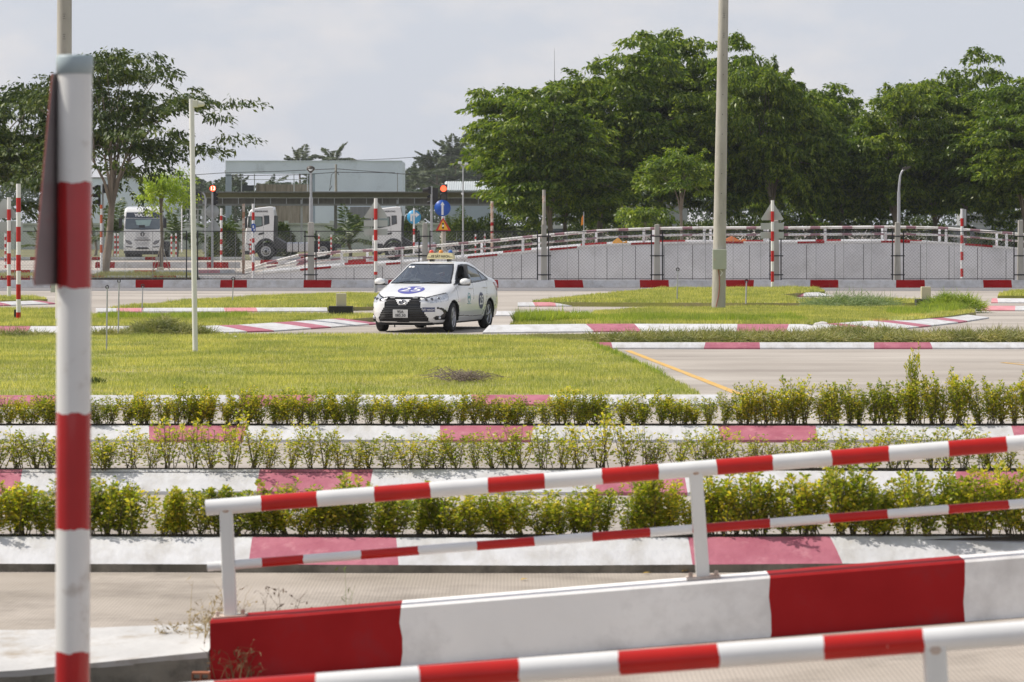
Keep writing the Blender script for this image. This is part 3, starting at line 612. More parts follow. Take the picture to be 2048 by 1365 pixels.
lab[pin(x, z, win_o) & side & apil] = 9
lab[pin(x, z, [(.86, 1.02), (.66, 1.165), (.45, 1.28), (.22, 1.365), (-.055, 1.39), (-.055, 1.01)]) & side & (x < fxf(z)-.235)] = 7
lab[pin(x, z, [(-.13, 1.04), (-.13, 1.39), (-.45, 1.375), (-.80, 1.30), (-.88, 1.26), (-.88, 1.06)]) & side] = 8
lab[pin(x, z, [(-.93, 1.065), (-.93, 1.24), (-1.18, 1.15), (-1.28, 1.09)]) & side] = 13
gh = (z > 1.035) & (z < 1.42)
wy = fw(z)*.815 - .01
lab[(z > 1.005) & (z < 1.425) & (x > .15) & (ay < wy+.022) & (Nn[:, 0] > .15)] = 9
lab[gh & (x > .15) & (z < 1.405) & (ay < wy) & (Nn[:, 0] > .15)] = 5
lab[(z > 1.13) & (z < 1.40) & (x < -.9) & (~side) & (ay < wy) & (Nn[:, 0] < -.15)] = 6
gr = [(0, .725), (.36, .73), (.40, .665), (.385, .575), (.55, .30), (.545, .235), (0, .225)]
lab[pin(ay, z, gr + [(-.01, .225), (-.01, .725)]) & front] = 2
lab[pin(ay, z, [(-.01, .70), (.165, .70), (.075, .585), (-.01, .575)]) & front] = 0
hl = [(.35, .668), (.46, .715), (.62, .765), (.76, .81), (.90, .86), (.90, .70), (.80, .655), (.68, .628), (.42, .635)]
lab[pin(ay, z, hl) & (x > 1.50 + (.80-z)*.6) & (z < .86)] = 3
lab[near_line(ay, z, [(0, .735), (.36, .745), (.46, .73), (.62, .78), (.76, .83), (.85, .88)], .011) & front & (x > 1.5)] = 10
fg = [(.70, .535), (.76, .525), (.805, .455), (.82, .36), (.80, .262), (.66, .262), (.63, .305), (.66, .345), (.74, .355), (.772, .40), (.768, .45), (.735, .49), (.69, .505)]
lab[pin(ay, z, fg) & (x > 1.55)] = 4
lab[(z < .20)] = 11
lab[(z < .215) & (x > 1.7) & (ay < .6)] = 11
lab[(x < -1.60 - (1.0-z)*1.2) & (z > .80) & (z < 1.0) & (ay > .50)] = 12
for sx in (AX, -AX): lab[((x-sx)**2 + (z-.31)**2 < .352**2) & (ay > .4)] = 1
lab[((np.abs(np.hypot(x-AX, z-.31)-.357) < .006) | (np.abs(np.hypot(x+AX, z-.31)-.357) < .006)) & (ay > .5) & (lab != 1) & (z > .2)] = 11
def sub(k, name, mats, parent, off=0.0, mi=None):
    f = np.isin(lab, k); q = Q[f]; u, inv = np.unique(q, return_inverse=True); vv = V[u].copy()
    if off:
        vn = np.zeros((len(V), 3)); 
        for c_ in range(4): np.add.at(vn, Q[:, c_], Nn)
        vv += unit(vn)[u]*off
    mm = None if mi is None else [mi.get(int(l), 0) for l in lab[f]]
    return fast(name, vv, inv.reshape(q.shape), mats, parent, True, mm)
body = sub([0, 10, 11], 'body', [M_car, M_blk, mat('black_plastic', (.03, .03, .032), .7, .1, 5)], car, 0, {0: 0, 10: 1, 11: 2})
BV = BVHTree.FromPolygons([tuple(v) for v in V], [tuple(q) for q in Q])
def drape_x(yy, zz_, off=.006):
    h = BV.ray_cast(Vector((3, yy, zz_)), Vector((-1, 0, 0))); return h[0] + Vector((off, 0, 0)) if h[0] else Vector((2, yy, zz_))
def drape_z(xx, yy, off=.005):
    h = BV.ray_cast(Vector((xx, yy, 3)), Vector((0, 0, -1))); return h[0] + Vector((0, 0, off)) if h[0] else Vector((xx, yy, 1))
def drape_y(xx, zz_, sgn, off=.005):
    h = BV.ray_cast(Vector((xx, 3*sgn, zz_)), Vector((0, -sgn, 0))); return h[0] + Vector((0, off*sgn, 0)) if h[0] else Vector((xx, sgn, zz_))
gp = sub([2], 'grille', M_blk, car, -.02)
for k in range(9):
    zz_ = .255 + k*.036; hw = np.interp(zz_, [.235, .30, .575], [.53, .53, .375]); b = MB()
    pts = [drape_x(yy, zz_, -.006) for yy in np.linspace(-hw, hw, 22)]; b.path(pts, .0055, 4); b.build('grille_slat', mat('satin_black_slat', (.05, .05, .052), .35, .1, 5), gp, local=True)
for k, zz_ in enumerate((.61, .64, .67)):
    for sg in (-1, 1):
        b = MB(); b.path([drape_x(sg*yy, zz_, -.006) for yy in np.linspace(.15, .375, 8)], .005, 4); b.build('grille_slat', MATS['satin_black_slat'], gp, local=True)
for sg in (-1, 1):
    f = lab == 3; keep = lab.copy(); lab[(lab == 3) & (y*sg < 0)] = 99
    hlp = sub([3], 'headlight', M_lamp, car, -.004); lab = keep
    b = MB()
    for yy, zz_, r in ((.50, .685, .034), (.60, .70, .034), (.70, .715, .028)): b.lathe([(.0001, .012), (r*.6, .01), (r, 0)], drape_x(sg*yy, zz_, .0), (1, 0, 0), 14)
    b.build('lamp_unit', mat('lamp_projector', (.10, .11, .13), .1, .1, 3, metal=.6, coat=1), hlp, local=True)
    keep = lab.copy(); lab[(lab == 4) & (y*sg < 0)] = 99
    fgp = sub([4], 'fog_light_surround', M_blk, car, -.006); lab = keep
    b = MB(); b.lathe([(.0001, .02), (.03, .016), (.036, 0)], drape_x(sg*.715, .312, -.004), (1, 0, 0), 16); b.build('fog_lamp', M_lamp, fgp, local=True)
    keep = lab.copy(); lab[(lab == 12) & (y*sg < 0)] = 99
    sub([12], 'tail_light', mat('red_lamp_lens', (.35, .015, .02), .12, .1, 5, coat=1), car, .004); lab = keep
sub([9], 'window_trim', M_blk, car, -.002)
sub([5], 'windscreen', M_glass, car, -.006)
sub([6], 'rear_window', M_glass, car, -.006)
for k, nm in ((7, 'front_door_window'), (8, 'rear_door_window'), (13, 'quarter_window')):
    for sg in (-1, 1):
        if k == 7 and sg == 1: continue                  # the driver's window is wound down
        keep = lab.copy(); lab[(lab == k) & (y*sg < 0)] = 99; sub([k], nm, M_glass, car, -.006); lab = keep
# cabin
cab = MB(); cab.box((-.25, 0, .60), (2.4, 1.36, .03)); cab.box((.98, 0, .86), (.34, 1.38, .18)); cab.box((-1.35, 0, .98), (.6, 1.3, .12))
for sg in (-1, 1): cab.box((-.1, sg*.735, .82), (2.1, .04, .36))
cab.build('cabin_lining', M_int, car, local=True)
for sx, sy in ((.05, .36), (.05, -.36), (-.95, .36), (-.95, -.36)):
    st = MB(); st.box((sx+.2, sy, .66), (.5, .48, .16)); st.box((sx-.12, sy, .86), (.14, .44, .48), M=Matrix.Rotation(-.25, 3, 'Y')); st.box((sx-.20, sy, 1.13), (.08, .22, .13), M=Matrix.Rotation(-.2, 3, 'Y'))
    st.build('car_seat', M_int, car, local=True, bevel=.05)
b = MB(); cpt = Vector((.66, .36, .98)); ax = Vector((-.9, 0, .43)).normalized(); u = Vector((0, 1, 0)); v = ax.cross(u)
b.path([cpt + (u*math.cos(a)+v*math.sin(a))*.18 for a in np.linspace(0, 2*math.pi, 25)], .014, 6); b.tube(cpt, cpt - ax*.25, .03); b.path([cpt-u*.18, cpt, cpt+u*.18], .016, 6)
b.build('steering_wheel', M_blk, car, local=True)
b = MB(); b.box((.36, 0, 1.31), (.03, .22, .06)); b.tube((.36, 0, 1.33), (.32, 0, 1.39), .008); b.build('rear_view_mirror', M_blk, car, local=True)
b = MB(); b.box((-.08, .70, 1.1), (.10, .06, .62), M=Matrix.Rotation(.12, 3, 'X')); b.build('door_pillar', M_int, car, local=True)
# wheels
def wheel(parent, c, sgn, steer, R=.31, wd=.19):
    wl = bpy.data.objects.new('wheel', None); col.objects.link(wl); wl.parent = parent; wl.location = c; wl.rotation_euler = (0, 0, steer)
    b = MB(); h = wd/2; a = (0, sgn, 0)
    b.lathe([(.205, -h+.01), (.27, -h), (R-.02, -h+.005), (R, -h+.03), (R+.001, 0), (R, h-.03), (R-.02, h-.005), (.27, h), (.212, h-.01), (.206, h-.03)], (0, 0, 0), a, 48)
    b.build('tyre', M_rubber, wl, local=True)
    b = MB(); b.lathe([(.21, h-.012), (.20, h-.008), (.194, h-.03), (.19, -h+.02)], (0, 0, 0), a, 40); b.lathe([(.0001, h-.012), (.03, h-.012), (.045, h-.03)], (0, 0, 0), a, 20)
    for k in range(5):
        for dd in (-.17, .17):
            t0 = 2*math.pi*k/5 + dd*.5; t1 = 2*math.pi*k/5 + dd*1.25 + .28
            pts = []
            for s_ in np.linspace(0, 1, 5):
                r_ = .035 + .165*s_; th = t0 + (t1-t0)*s_; pts.append((math.cos(th)*r_, sgn*(h-.02-.006*s_), math.sin(th)*r_))
            b.path(pts, [.014, .013, .012, .012, .014], 5)
    b.build('rim', M_rim, wl, local=True)
    b = MB(); b.lathe([(.0001, .02), (.13, .02), (.13, .0)], (0, 0, 0), a, 24); b.lathe([(.0001, h-.075), (.195, h-.075)], (0, 0, 0), a, 24); b.build('brake_disc', mat('dark_brake', (.03, .03, .03), .6), wl, local=True)
    return wl
for sx, st in ((AX, .0), (-AX, 0)):
    for sg in (-1, 1): wheel(car, (sx, sg*.745, .31), sg, (.09 if sx > 0 else 0))
b = MB()
for sx in (AX, -AX):
    for sg in (-1, 1):
        n = 24; vs = []
        for yy in (.845 if sx > 0 else .85, .42):
            for k in range(n+1):
                a_ = math.pi*k/n*1.15 - .24; vs.append((sx+math.cos(a_)*.353, sg*yy*(.985 if yy > .5 else 1), .31+math.sin(a_)*.353))
        b.add(vs, [(k, k+1, n+2+k, n+1+k) for k in range(n)])
        b.add([(sx-.36, sg*.42, .15), (sx+.36, sg*.42, .15), (sx+.36, sg*.42, .7), (sx-.36, sg*.42, .7)], [(0, 1, 2, 3)])
b.box((0, 0, .19), (3.6, 1.3, .05)); b.box((1.9, 0, .185), (.35, 1.1, .06)); b.box((-1.9, 0, .22), (.4, 1.2, .08))
b.build('underbody', mat('underbody_black', (.012, .012, .012), .8), car, local=True)
# mirrors, handles, wipers
for sg in (-1, 1):
    bm = bmesh.new(); bmesh.ops.create_uvsphere(bm, u_segments=20, v_segments=12, radius=1)
    for v_ in bm.verts:
        xx, yy, zz_ = v_.co; v_.co = Vector((.86 + xx*.075 - (.03 if xx < 0 else 0)*abs(xx), sg*(.955 + yy*.115), 1.045 + zz_*(.078 if zz_ > 0 else .075)*(1-.2*yy*sg if False else 1)))
    me = bpy.data.meshes.new('side_mirror'); bm.to_mesh(me); bm.free(); me.materials.append(M_car); mo = bpy.data.objects.new('side_mirror', me); col.objects.link(mo); mo.parent = car
    for p_ in me.polygons: p_.use_smooth = True
    b = MB(); b.box((.84, sg*.87, .985), (.07, .14, .03)); b.box((.86, sg*.955, .978), (.10, .20, .02)); b.build('mirror_arm', M_blk, mo, local=True, bevel=.008)
    b = MB(); b.box((.775, sg*.955, 1.045), (.006, .19, .12)); b.build('mirror_glass', M_chrome, mo, local=True)
    for hx in (.10, -.98 if False else -.93):
        b = MB(); q = drape_y(hx, .90, sg, .02); b.path([drape_y(hx+.09, .90, sg, .004), drape_y(hx+.05, .90, sg, .03), drape_y(hx-.05, .903, sg, .03), drape_y(hx-.09, .903, sg, .004)], [.010, .014, .014, .010], 8); b.build('door_handle', M_car, car, local=True)
for y0, y1 in ((.05, .60), (-.55, .0)):
    b = MB(); b.path([drape_z(1.10, y0, .02), drape_z(1.045, (y0+y1)/2, .025), drape_z(1.03, y1, .02)], .008, 5); b.build('wiper', M_blk, car, local=True)
b = MB(); b.box((1.62, .33, .15), (.02, .02, .11)); b.box((1.62, -.36, .15), (.02, .02, .11)); b.build('tow_bracket', M_blk, car, local=True)
# badge: ring with an upright and a flat oval inside it
def oval(b, c, ry, rz, r, n=32):
    b.path([drape_x(c[0]+ry*math.cos(a), c[1]+rz*math.sin(a), .014) for a in np.linspace(0, 2*math.pi, n)], r, 6)
b = MB(); oval(b, (0, .645), .077, .050, .008); oval(b, (0, .645), .022, .045, .006); oval(b, (0, .662), .052, .022, .006); bdg = b.build('badge', M_chrome, car, local=True)
b = MB(); n_ = 28; b.add([drape_x(.071*math.cos(a), .645+.045*math.sin(a), .009) for a in np.linspace(0, 2*math.pi, n_, endpoint=False)], [tuple(range(n_))]); b.build('badge_ground', M_blk, bdg, local=True)
# number plate
pl = MB(); pc = drape_x(-.03, .40, .022); pl.box(pc, (.01, .33, .17)); plo = pl.build('number_plate', mat('plate_white', (.62, .62, .60), .5, .03, 3), car, local=True, bevel=.004)
M_ink = mat('black_lettering', (.012, .012, .012), .5)
for s_, dz in (('95A', .038), ('085.50', -.038)):
    text(s_, .085, 'plate_number', M_ink, plo, frame((pc.x+.0065, pc.y, pc.z+dz), (0, 1, 0), (0, 0, 1)), .0015, .001)
# stickers
M_blue = mat('blue_violet_sticker', (.09, .09, .36), .4, .06, 5); M_navy = mat('navy_sticker', (.035, .045, .13), .4, .06, 5); M_sw = mat('sticker_white', (.80, .80, .80), .4, .02, 5)
def disc(name, fn, r, m, rings=6, n=36):
    b = MB(); vs = [fn(0, 0)] + [fn(r*k/rings*math.cos(2*math.pi*j/n), r*k/rings*math.sin(2*math.pi*j/n)) for k in range(1, rings+1) for j in range(n)]
    fs = [(0, 1+j, 1+(j+1) % n) for j in range(n)] + [(1+k*n+j, 1+(k+1)*n+j, 1+(k+1)*n+(j+1) % n, 1+k*n+(j+1) % n) for k in range(rings-1) for j in range(n)]
    return b.add(vs, fs).build(name, m, car, local=True)
hd = disc('number_sticker', lambda a, c: drape_z(1.60 + c, a, .004), .285, M_blue)
text('25', .43, 'sticker_number', M_sw, hd, None, .0, .004, 1.12, drape=lambda p: drape_z(1.60 - p.y, p.x, .0085))
for sg in (1, -1):
    sd = disc('number_sticker', lambda a, c: drape_y(-.60 + a, .62 + c, sg, .004), .18, M_navy)
    text('25', .27, 'sticker_number', M_sw, sd, None, .0, .006, .95, drape=lambda p: drape_y(-.60 - sg*p.x, .62 + p.y, sg, .0085))
M_teal = mat('teal_print', (.20, .42, .42), .5)
b = MB(); b.path([drape_y(.27+.085*math.cos(a), .70+.10*math.sin(a), 1, .002) for a in np.linspace(0, 2*math.pi, 28)], .008, 4)
b.path([drape_y(.27+.04*math.cos(a), .68+.05*math.sin(a), 1, .002) for a in np.linspace(0, math.pi, 12)], .012, 4); b.path([drape_y(xx, .575, 1, .002) for xx in (.15, .27, .39)], .011, 4)
b.build('door_emblem', M_teal, car, local=True)
sc_ = (.555, .487)
b = MB(); ps = [(a, c) for c in (-.045, .045) for a in (-.115, -.06, 0, .06, .115)]; b.add([drape_x(sc_[0]+a, sc_[1]+c, .006) for a, c in ps], [(i, i+1, i+6, i+5) for i in range(4)])
bs = b.build('bumper_sticker', M_navy, car, local=True)
text('SÁT HẠCH', .052, 'sticker_letters', M_sw, bs, None, 0, .0015, .86, drape=lambda p: drape_x(sc_[0]+p.x, sc_[1]-.004+p.y, .011))
# inspection stickers inside the windscreen
for yy in (-.44, -.36):
    b = MB(); p_ = drape_x(yy, 1.35, .003); n_ = 16; b.add([drape_x(yy+.035*math.cos(a), 1.355+.018*math.sin(a), .002) for a in np.linspace(0, 2*math.pi, n_, endpoint=False)], [tuple(range(n_))]); b.build('windscreen_sticker', M_sw, car, local=True)
# roof sign
rs = bpy.data.objects.new('roof_sign', None); col.objects.link(rs); rs.parent = car; rs.location = (-.25, .06, 1.475)
M_cream = mat('cream_sign_plastic', (.66, .58, .34), .45, .04, 4)
b = MB(); b.prism([(-.30, .04), (.30, .04), (.295, .10), (.265, .165), (.24, .175), (-.24, .175), (-.265, .165), (-.295, .10)], lambda u, v, w_: (.06-w_-(v-.04)*.1, u, v), .14)
b.build('sign_body', M_cream, rs, local=True, bevel=.012)
b = MB(); b.box((0, -.19, .02), (.10, .08, .05)); b.box((0, .19, .02), (.10, .08, .05)); b.build('sign_foot', M_blk, rs, local=True)
text('XE SÁT HẠCH', .075, 'sign_letters', M_ink, rs, frame((.0565, 0, .098), (0, 1, 0), (-.1, 0, 1)), .001, .0012, .88)
b = MB(); b.box((.0555, -.245, .085), (.004, .08, .010)); b.box((.0555, .245, .085), (.004, .08, .010)); b.build('sign_stroke', M_ink, rs, local=True)
for yy, nm, c_ in ((-.215, 'red', (.75, .07, .03)), (0, 'amber', (.80, .28, .03)), (.215, 'blue', (.02, .12, .45))):
    b = MB(); b.lathe([(.046, 0), (.05, .02), (.046, .045), (.03, .062), (.0001, .068)], (-.01, yy, .172), (0, 0, 1), 20)
    o = b.build('sign_lamp', mat(nm+'_dome_plastic', c_, .2, .05, 5, coat=1), rs, local=True); o['label'] = nm + ' dome lamp'
# ------------------------------------------------------------ hedges
def shrub_mesh(seed, stems, hgt, spread, nleaf, ll, name='shrub'):
    r = np.random.default_rng(seed); b = MB(); cs, ds = [], []
    for k in range(stems):
        a = r.uniform(0, 2*np.pi); sp = spread*r.uniform(.25, 1); h = hgt*r.uniform(.65, 1.12)
        p0 = np.array([r.normal(0, .02), r.normal(0, .02), 0]); p2 = np.array([np.cos(a)*sp, np.sin(a)*sp*.75, h]); p1 = (p0+p2)/2 + np.array([np.cos(a), np.sin(a), 0])*sp*r.uniform(-.1, .22)
        pts = [(1-t)**2*p0 + 2*t*(1-t)*p1 + t*t*p2 for t in (0, .3, .6, 1)]
        b.path(pts, [.0045, .0035, .0025, .0012], 4)
        m = nleaf//stems; t = r.uniform(.08, 1.02, m)**.85; c = ((1-t)**2)[:, None]*p0 + (2*t*(1-t))[:, None]*p1 + (t*t)[:, None]*p2
        an = r.uniform(0, 2*np.pi, m); out = np.stack([np.cos(an), np.sin(an), r.uniform(-.1, .9, m)], 1)
        tw = (r.random(m)**1.5)*.085*(1.15-t); c = c + out*tw[:, None]
        cs.append(c); ds.append(out + r.normal(0, .25, (m, 3)))
        for q in range(3):
            t_ = r.uniform(.25, .8); c0 = (1-t_)**2*p0 + 2*t_*(1-t_)*p1 + t_*t_*p2; an_ = r.uniform(0, 2*np.pi)
            b.tube(c0, c0 + np.array([np.cos(an_)*.07, np.sin(an_)*.07, .07]), .0016, .0008, 3, caps=False)
    c = np.concatenate(cs); d = np.concatenate(ds); n = len(c); L = ll*r.uniform(.55, 1.25, n)
    Vl, Ql = leafquads(c, d, L, L*.58, r, .3)
    me = bpy.data.meshes.new(name); nv = len(b.v)
    Vs = [tuple(v) for v in b.v] + [tuple(v) for v in Vl]; Fs = list(b.f) + [tuple(int(i)+nv for i in q) for q in Ql]
    me.from_pydata(Vs, [], Fs); me.materials.append(M_twig); me.materials.append(M_hedge); me.polygons.foreach_set('material_index', [0]*len(b.f) + [1]*len(Ql)); me.update()
    return me
BARE = []
def hedge(Y, z, x0, x1, step, meshes, smin, smax, label, group, fn=None, seed=1, skip=None):
    r = random.Random(seed); x = x0
    while x < x1:
        k = fn(x) if fn else 1.0
        if not (skip and skip(x)):
            o = bpy.data.objects.new('shrub', r.choice(meshes + (BARE if meshes is sparse and r.random() < .3 else []))); col.objects.link(o); s = r.uniform(smin, smax)
            o.location = (x + r.uniform(-.04, .04), Y + r.uniform(-.06, .06), z + .02); o.rotation_euler = (0, 0, r.uniform(0, 6.28)); o.scale = (s*(1+.9*max(0, k-1))*r.uniform(.9, 1.2), s*1.1, s*k*r.uniform(.82, 1.16))
            setp(o, label, 'shrub', group)
        x += step*r.uniform(.75, 1.25)
BARE += [shrub_mesh(160+i, 9, .38, .17, 70, .03) for i in range(2)]
sparse = None
dense = [shrub_mesh(100+i, 12, .38, .19, 1150, .032) for i in range(5)]
dense2 = [shrub_mesh(120+i, 12, .36, .18, 900, .029) for i in range(5)]
sparse = [shrub_mesh(140+i, 10, .40, .19, 460, .031) for i in range(5)]
hA = lambda x: .84 + .22*max(0, min(1, (x-.2)/1.2)) + (.12 if x > 2.6 else 0) + .14*math.exp(-((x+2.05)/.35)**2)
hedge(bedA, .17, -4.0, 4.4, .108, dense, .80, 1.04, 'yellow green shrub in the dense hedge row nearest the camera', 'shrubs of the nearest hedge row', hA, 1)
hB = lambda x: .86 + .12*math.sin(x*2.1)
hedge(bedB, .16, -5.2, 5.6, .15, sparse, .78, 1.1, 'thin leafy shrub with gaps around it in the middle hedge row', 'shrubs of the sparse middle hedge row', hB, 2)
hC = lambda x: .90 + .30*max(0, min(1, (x-2.0)/1.0)) + .16*math.exp(-((x-4.4)/.35)**2) + .08*math.sin(x*1.7)
hedge(bedC, .13, -6.4, 6.8, .12, dense2 , .85, 1.08, 'bushy shrub in the farthest hedge row below the lawn', 'shrubs of the farthest hedge row', hC, 3)
o = bpy.data.objects.new('shrub', dense2[2]); col.objects.link(o); o.location = (4.25, bedC-.02, .2); o.scale = (.7, .7, 2.05); setp(o, 'tallest shoot rising above the farthest hedge row on the right', 'shrub')
# dry weeds at the parapet end and a brush pile on the lawn
def weed(name, label, cat, loc, n, h, sp, m, seed, lean=0.0, leaves=0, ml=None):
    r = np.random.default_rng(seed); b = MB(); cs = []
    for k in range(n):
        a = r.uniform(0, 2*np.pi); p = np.array([r.normal(0, sp*.4), r.normal(0, .06), 0]); d = np.array([np.cos(a)*sp*.5+lean, np.sin(a)*.08, h*r.uniform(.4, 1.1)])
        pts = [p, p+d*.4+[0, 0, .02], p+d*.8, p+d+np.array([d[0]*.4, 0, -.05*h])]; b.path(pts, [.0022, .0018, .0012, .0006], 3)
        for q in range(4):
            t = r.uniform(.4, 1); c = p + d*t; e = np.array([r.normal(0, .03), r.normal(0, .02), r.uniform(-.02, .04)]); b.tube(c, c+e, .0011, .0006, 3, caps=False); cs.append(c+e)
    o_ = None
    b.v = [tuple(np.array(v) + np.array(loc)) for v in b.v]
    c = np.array(cs)*1.0; V, Q = leafquads(c, r.normal(size=(len(c), 3))+[0, 0, -.6], .035*r.uniform(.5, 1.3, len(c)), .011, r)
    nv = len(b.v); 
    for q in Q: pass
    b.add([tuple(v + np.array(loc)) for v in V], [tuple(int(i) for i in q) for q in Q], 1)
    t = b.build(name, [m, ml or m]); return setp(t, label, cat)
M_straw = mat('dry_straw', [(.30, .22, .10), (.46, .36, .19)], .8, scale=10); M_strawd = mat('dark_dry_stalk', (.12, .08, .045), .9)
weed('dry_weed', 'pale dry weed tangle around the first handrail post', 'weed', (P(440, 1232, 17.4).x, 17.42, .10), 34, .33, .16, M_straw, 5)
weed('dry_weed', 'dark dry stalks behind the red part of the parapet', 'weed', (P(560, 1232, 17.5).x, 17.55, .05), 18, .36, .22, M_strawd, 6, .03)
weed('dry_weed', 'short straw on top of the white kerb left of the parapet', 'weed', (P(370, 1240, 17.6).x, 17.65, .10), 20, .12, .22, M_straw, 8)
weed('green_weed', 'thin green grass stalks behind the white part of the parapet', 'weed', (P(692, 1215, 17.5).x, 17.5, .05), 5, .42, .10, mat('fresh_green', (.16, .26, .05), .6), 9)
weed('dry_weed', 'tiny dry weed low on the red parapet face', 'weed', (P(475, 1362, 16.9).x, 16.93, -.02), 16, .17, .12, mat('brown_weed', (.16, .09, .04), .9), 12)
def brush(px, py, rx, hh, n, seed, label, name='brush_pile'):
    c = G(px, py, .12); r = np.random.default_rng(seed); b = MB()
    for k in range(n):
        p = np.array([r.normal(0, rx*.4), r.normal(0, .2), r.uniform(0, hh*.5)]); a = r.uniform(0, 6.28); l = r.uniform(.2, .6)
        q = p + np.array([np.cos(a)*l, np.sin(a)*l*.4, r.uniform(-.02, .25)*hh*2]); m = (p+q)/2 + np.array([0, 0, r.uniform(.02, .12)])
        for z in (p, q, m): z[2] = max(z[2], .01); z += np.array(c)
        b.path([p, m, q], [.005, .004, .002], 3)
    return setp(b.build(name, mat('grey_dead_twigs', (.20, .16, .13), .9, .2, 10)), label, 'brush')
brush(925, 765, .34, .16, 130, 5, 'pile of dead grey twigs lying on the front lawn')
t = thing('grass_tuft', 'small dark tuft beside the thick foreground post on the lawn', 'grass', G(192, 770, .12)); 
V, Q = leafquads(np.random.default_rng(2).normal(0, .05, (120, 3))*[1, 1, 0], np.random.default_rng(3).normal(0, .6, (120, 3))+[0, 0, 1.3], .12, .012, np.random.default_rng(4)); fast('blade_cluster', V, Q, M_leaf_dark, t)

# ------------------------------------------------------------ posts, rods, boxes, poles on the islands
def seg_post(name, label, px, ytop, ybase, wpx, bands, h=0.12, group=None, mats=(M_rwhite, M_rred), hz=None, d=None, plates=None, cap=False):
    """bands: [(y, mi)...] photo rows of the colour changes from the top"""
    p = G(px, ybase, h) if d is None else Vector((P(px, ybase, d).x, d, P(px, ybase, d).z)); d = p.y
    t = thing(name, label, 'post', p, group=group); r = wpx/2/F*d
    b = MB(); ys = [y for y, _ in bands] + [ybase]; zf = lambda y: P(px, y, d).z
    for (y0, mi), y1 in zip(bands, ys[1:]): b.tube((p.x, d, zf(y0)), (p.x, d, zf(y1)), r, r, 14, mi, caps=(y0 == ytop))
    b.build('pipe', list(mats), t)
    return t, p, d, zf, r
def bandlist(y0, y1, n, first=0): return [(y0+(y1-y0)*i/n, (i+first) % 2) for i in range(n)]
def sign_triangle(t, px, y0, y1, hw, d, m, name='warning_sign_back', depth=.06, face=1):
    b = MB(); q = lambda u, v: P(px+u, v, d)
    poly = [(-3, y0), (3, y0), (hw+1.5, y1-3), (hw, y1), (-hw, y1), (-hw-1.5, y1-3)]
    fr = lambda u, v, w_: P(px+u, v, d) + Vector((0, depth+w_, 0)); b.prism(poly, fr, .004); return b.build(name, m, t)
def sign_plate(t, x0, x1, y0, y1, d, m, name='sign_plate', depth=.06):
    a, c = P(x0, y1, d), P(x1, y0, d); b = MB(); b.box(((a.x+c.x)/2, d+depth, (a.z+c.z)/2), (c.x-a.x, .004, c.z-a.z)); b2 = b.build(name, m, t, bevel=.0)
    return b2
def zoombands(y0, vals, first=0): return [(v, (i+first) % 2) for i, v in enumerate([y0]+vals)]
seg_post('striped_post', 'tall striped post on the left lawn with a small socket at its foot', 37, 368, 638, 9.3, [(368, 0), (396, 1), (425, 0), (454, 1), (484, 0), (510, 1), (542, 0), (569, 1), (599, 0), (625, 1)])
p = G(33, 637, .12); b = MB(); b.box((p.x, p.y-.06, p.z+.10), (.09, .06, .2)); b.build('socket_box', M_black, [o for o in bpy.data.objects if o.get('label', '').startswith('tall striped post')][0])
t, p, d, zf, r = seg_post('striped_post', 'red and white post carrying a grey triangular sign back at the left edge', 18, 395, 595, 7.8, [(395, 0), (419, 1), (441, 0), (462, 1), (485, 0), (507, 1), (529, 0), (551, 1), (573, 0)])
sign_triangle(t, 8, 398, 437, 26, d, M_signback); sign_plate(t, -18, 45, 444, 465, d, M_signback)
t, p, d, zf, r = seg_post('striped_post', 'striped post with a grey triangle and two grey plates left of the white car', 751.5, 397, 585, 7, [(397, 0), (417.5, 1), (440, 0), (460, 1), (481, 0), (502, 1), (523, 0), (544, 1), (550, 2), (572, 2)], mats=(M_rwhite, M_rred, M_galv))
sign_triangle(t, 751.5, 403, 437, 22, d, M_signback); sign_plate(t, 727.5, 775, 441, 453.5, d, M_signback); sign_plate(t, 727.5, 775, 458, 471, d, M_signback)
t, p, d, zf, r = seg_post('striped_post', 'striped post with a grey triangle and two plates right of the concrete utility pole', 1545, 401, 578, 6.4, [(401, 0), (423, 1), (444, 0), (463, 1), (483, 0), (502, 1), (523.5, 0), (543, 1), (564, 0)])
sign_triangle(t, 1545, 407, 441, 21, d, M_signback); sign_plate(t, 1521.5, 1568, 446.5, 459.5, d, M_signback); sign_plate(t, 1521.5, 1568, 464.5, 477.5, d, M_signback)
t, p, d, zf, r = seg_post('striped_post', 'red and white post with a narrow edge-on plate at the far right of the fence', 1924, 418, 558, 6, [(418, 0), (437, 1), (453, 0), (471, 1), (487.5, 0), (504, 1), (521, 0), (537.5, 1), (554, 0)], d=118.9)
sign_plate(t, 1927.5, 1932, 419, 452, d, M_signback, depth=-.06)
t, p, d, zf, r = seg_post('striped_post', 'red and white post with a small blue sign in front of the side-on truck', 506.5, 408, 559, 5.6, [(408, 0), (425, 1), (441, 0), (477, 1), (486, 0), (501, 1), (508, 0), (525, 1), (542, 0)], d=119.1)
b = MB(); fr = lambda u, v, w_: P(507+u, v, d-.07) + Vector((0, w_, 0)); b.prism([(-4, 449), (0, 447), (4, 450), (4.5, 462), (1, 466), (-4, 462)], fr, .01); b.build('blue_sign', mat('blue_sign_face', (.03, .10, .42), .5), t)
b = MB(); b.box(P(506.5, 454, d-.09), (.05, .01, .10)); b.box(P(508.5, 460, d-.09), (.05, .01, .06)); b.build('sign_symbol', M_sw, t)
seg_post('rusty_post', 'rusty pale post just left of the side-on truck', 487, 408, 548, 5.5, [(408, 0), (424, 1), (436, 0), (520, 1)], mats=(M_rust, mat('rust_orange', [(.30, .10, .05), (.45, .30, .2)], .8, scale=8)), d=150)
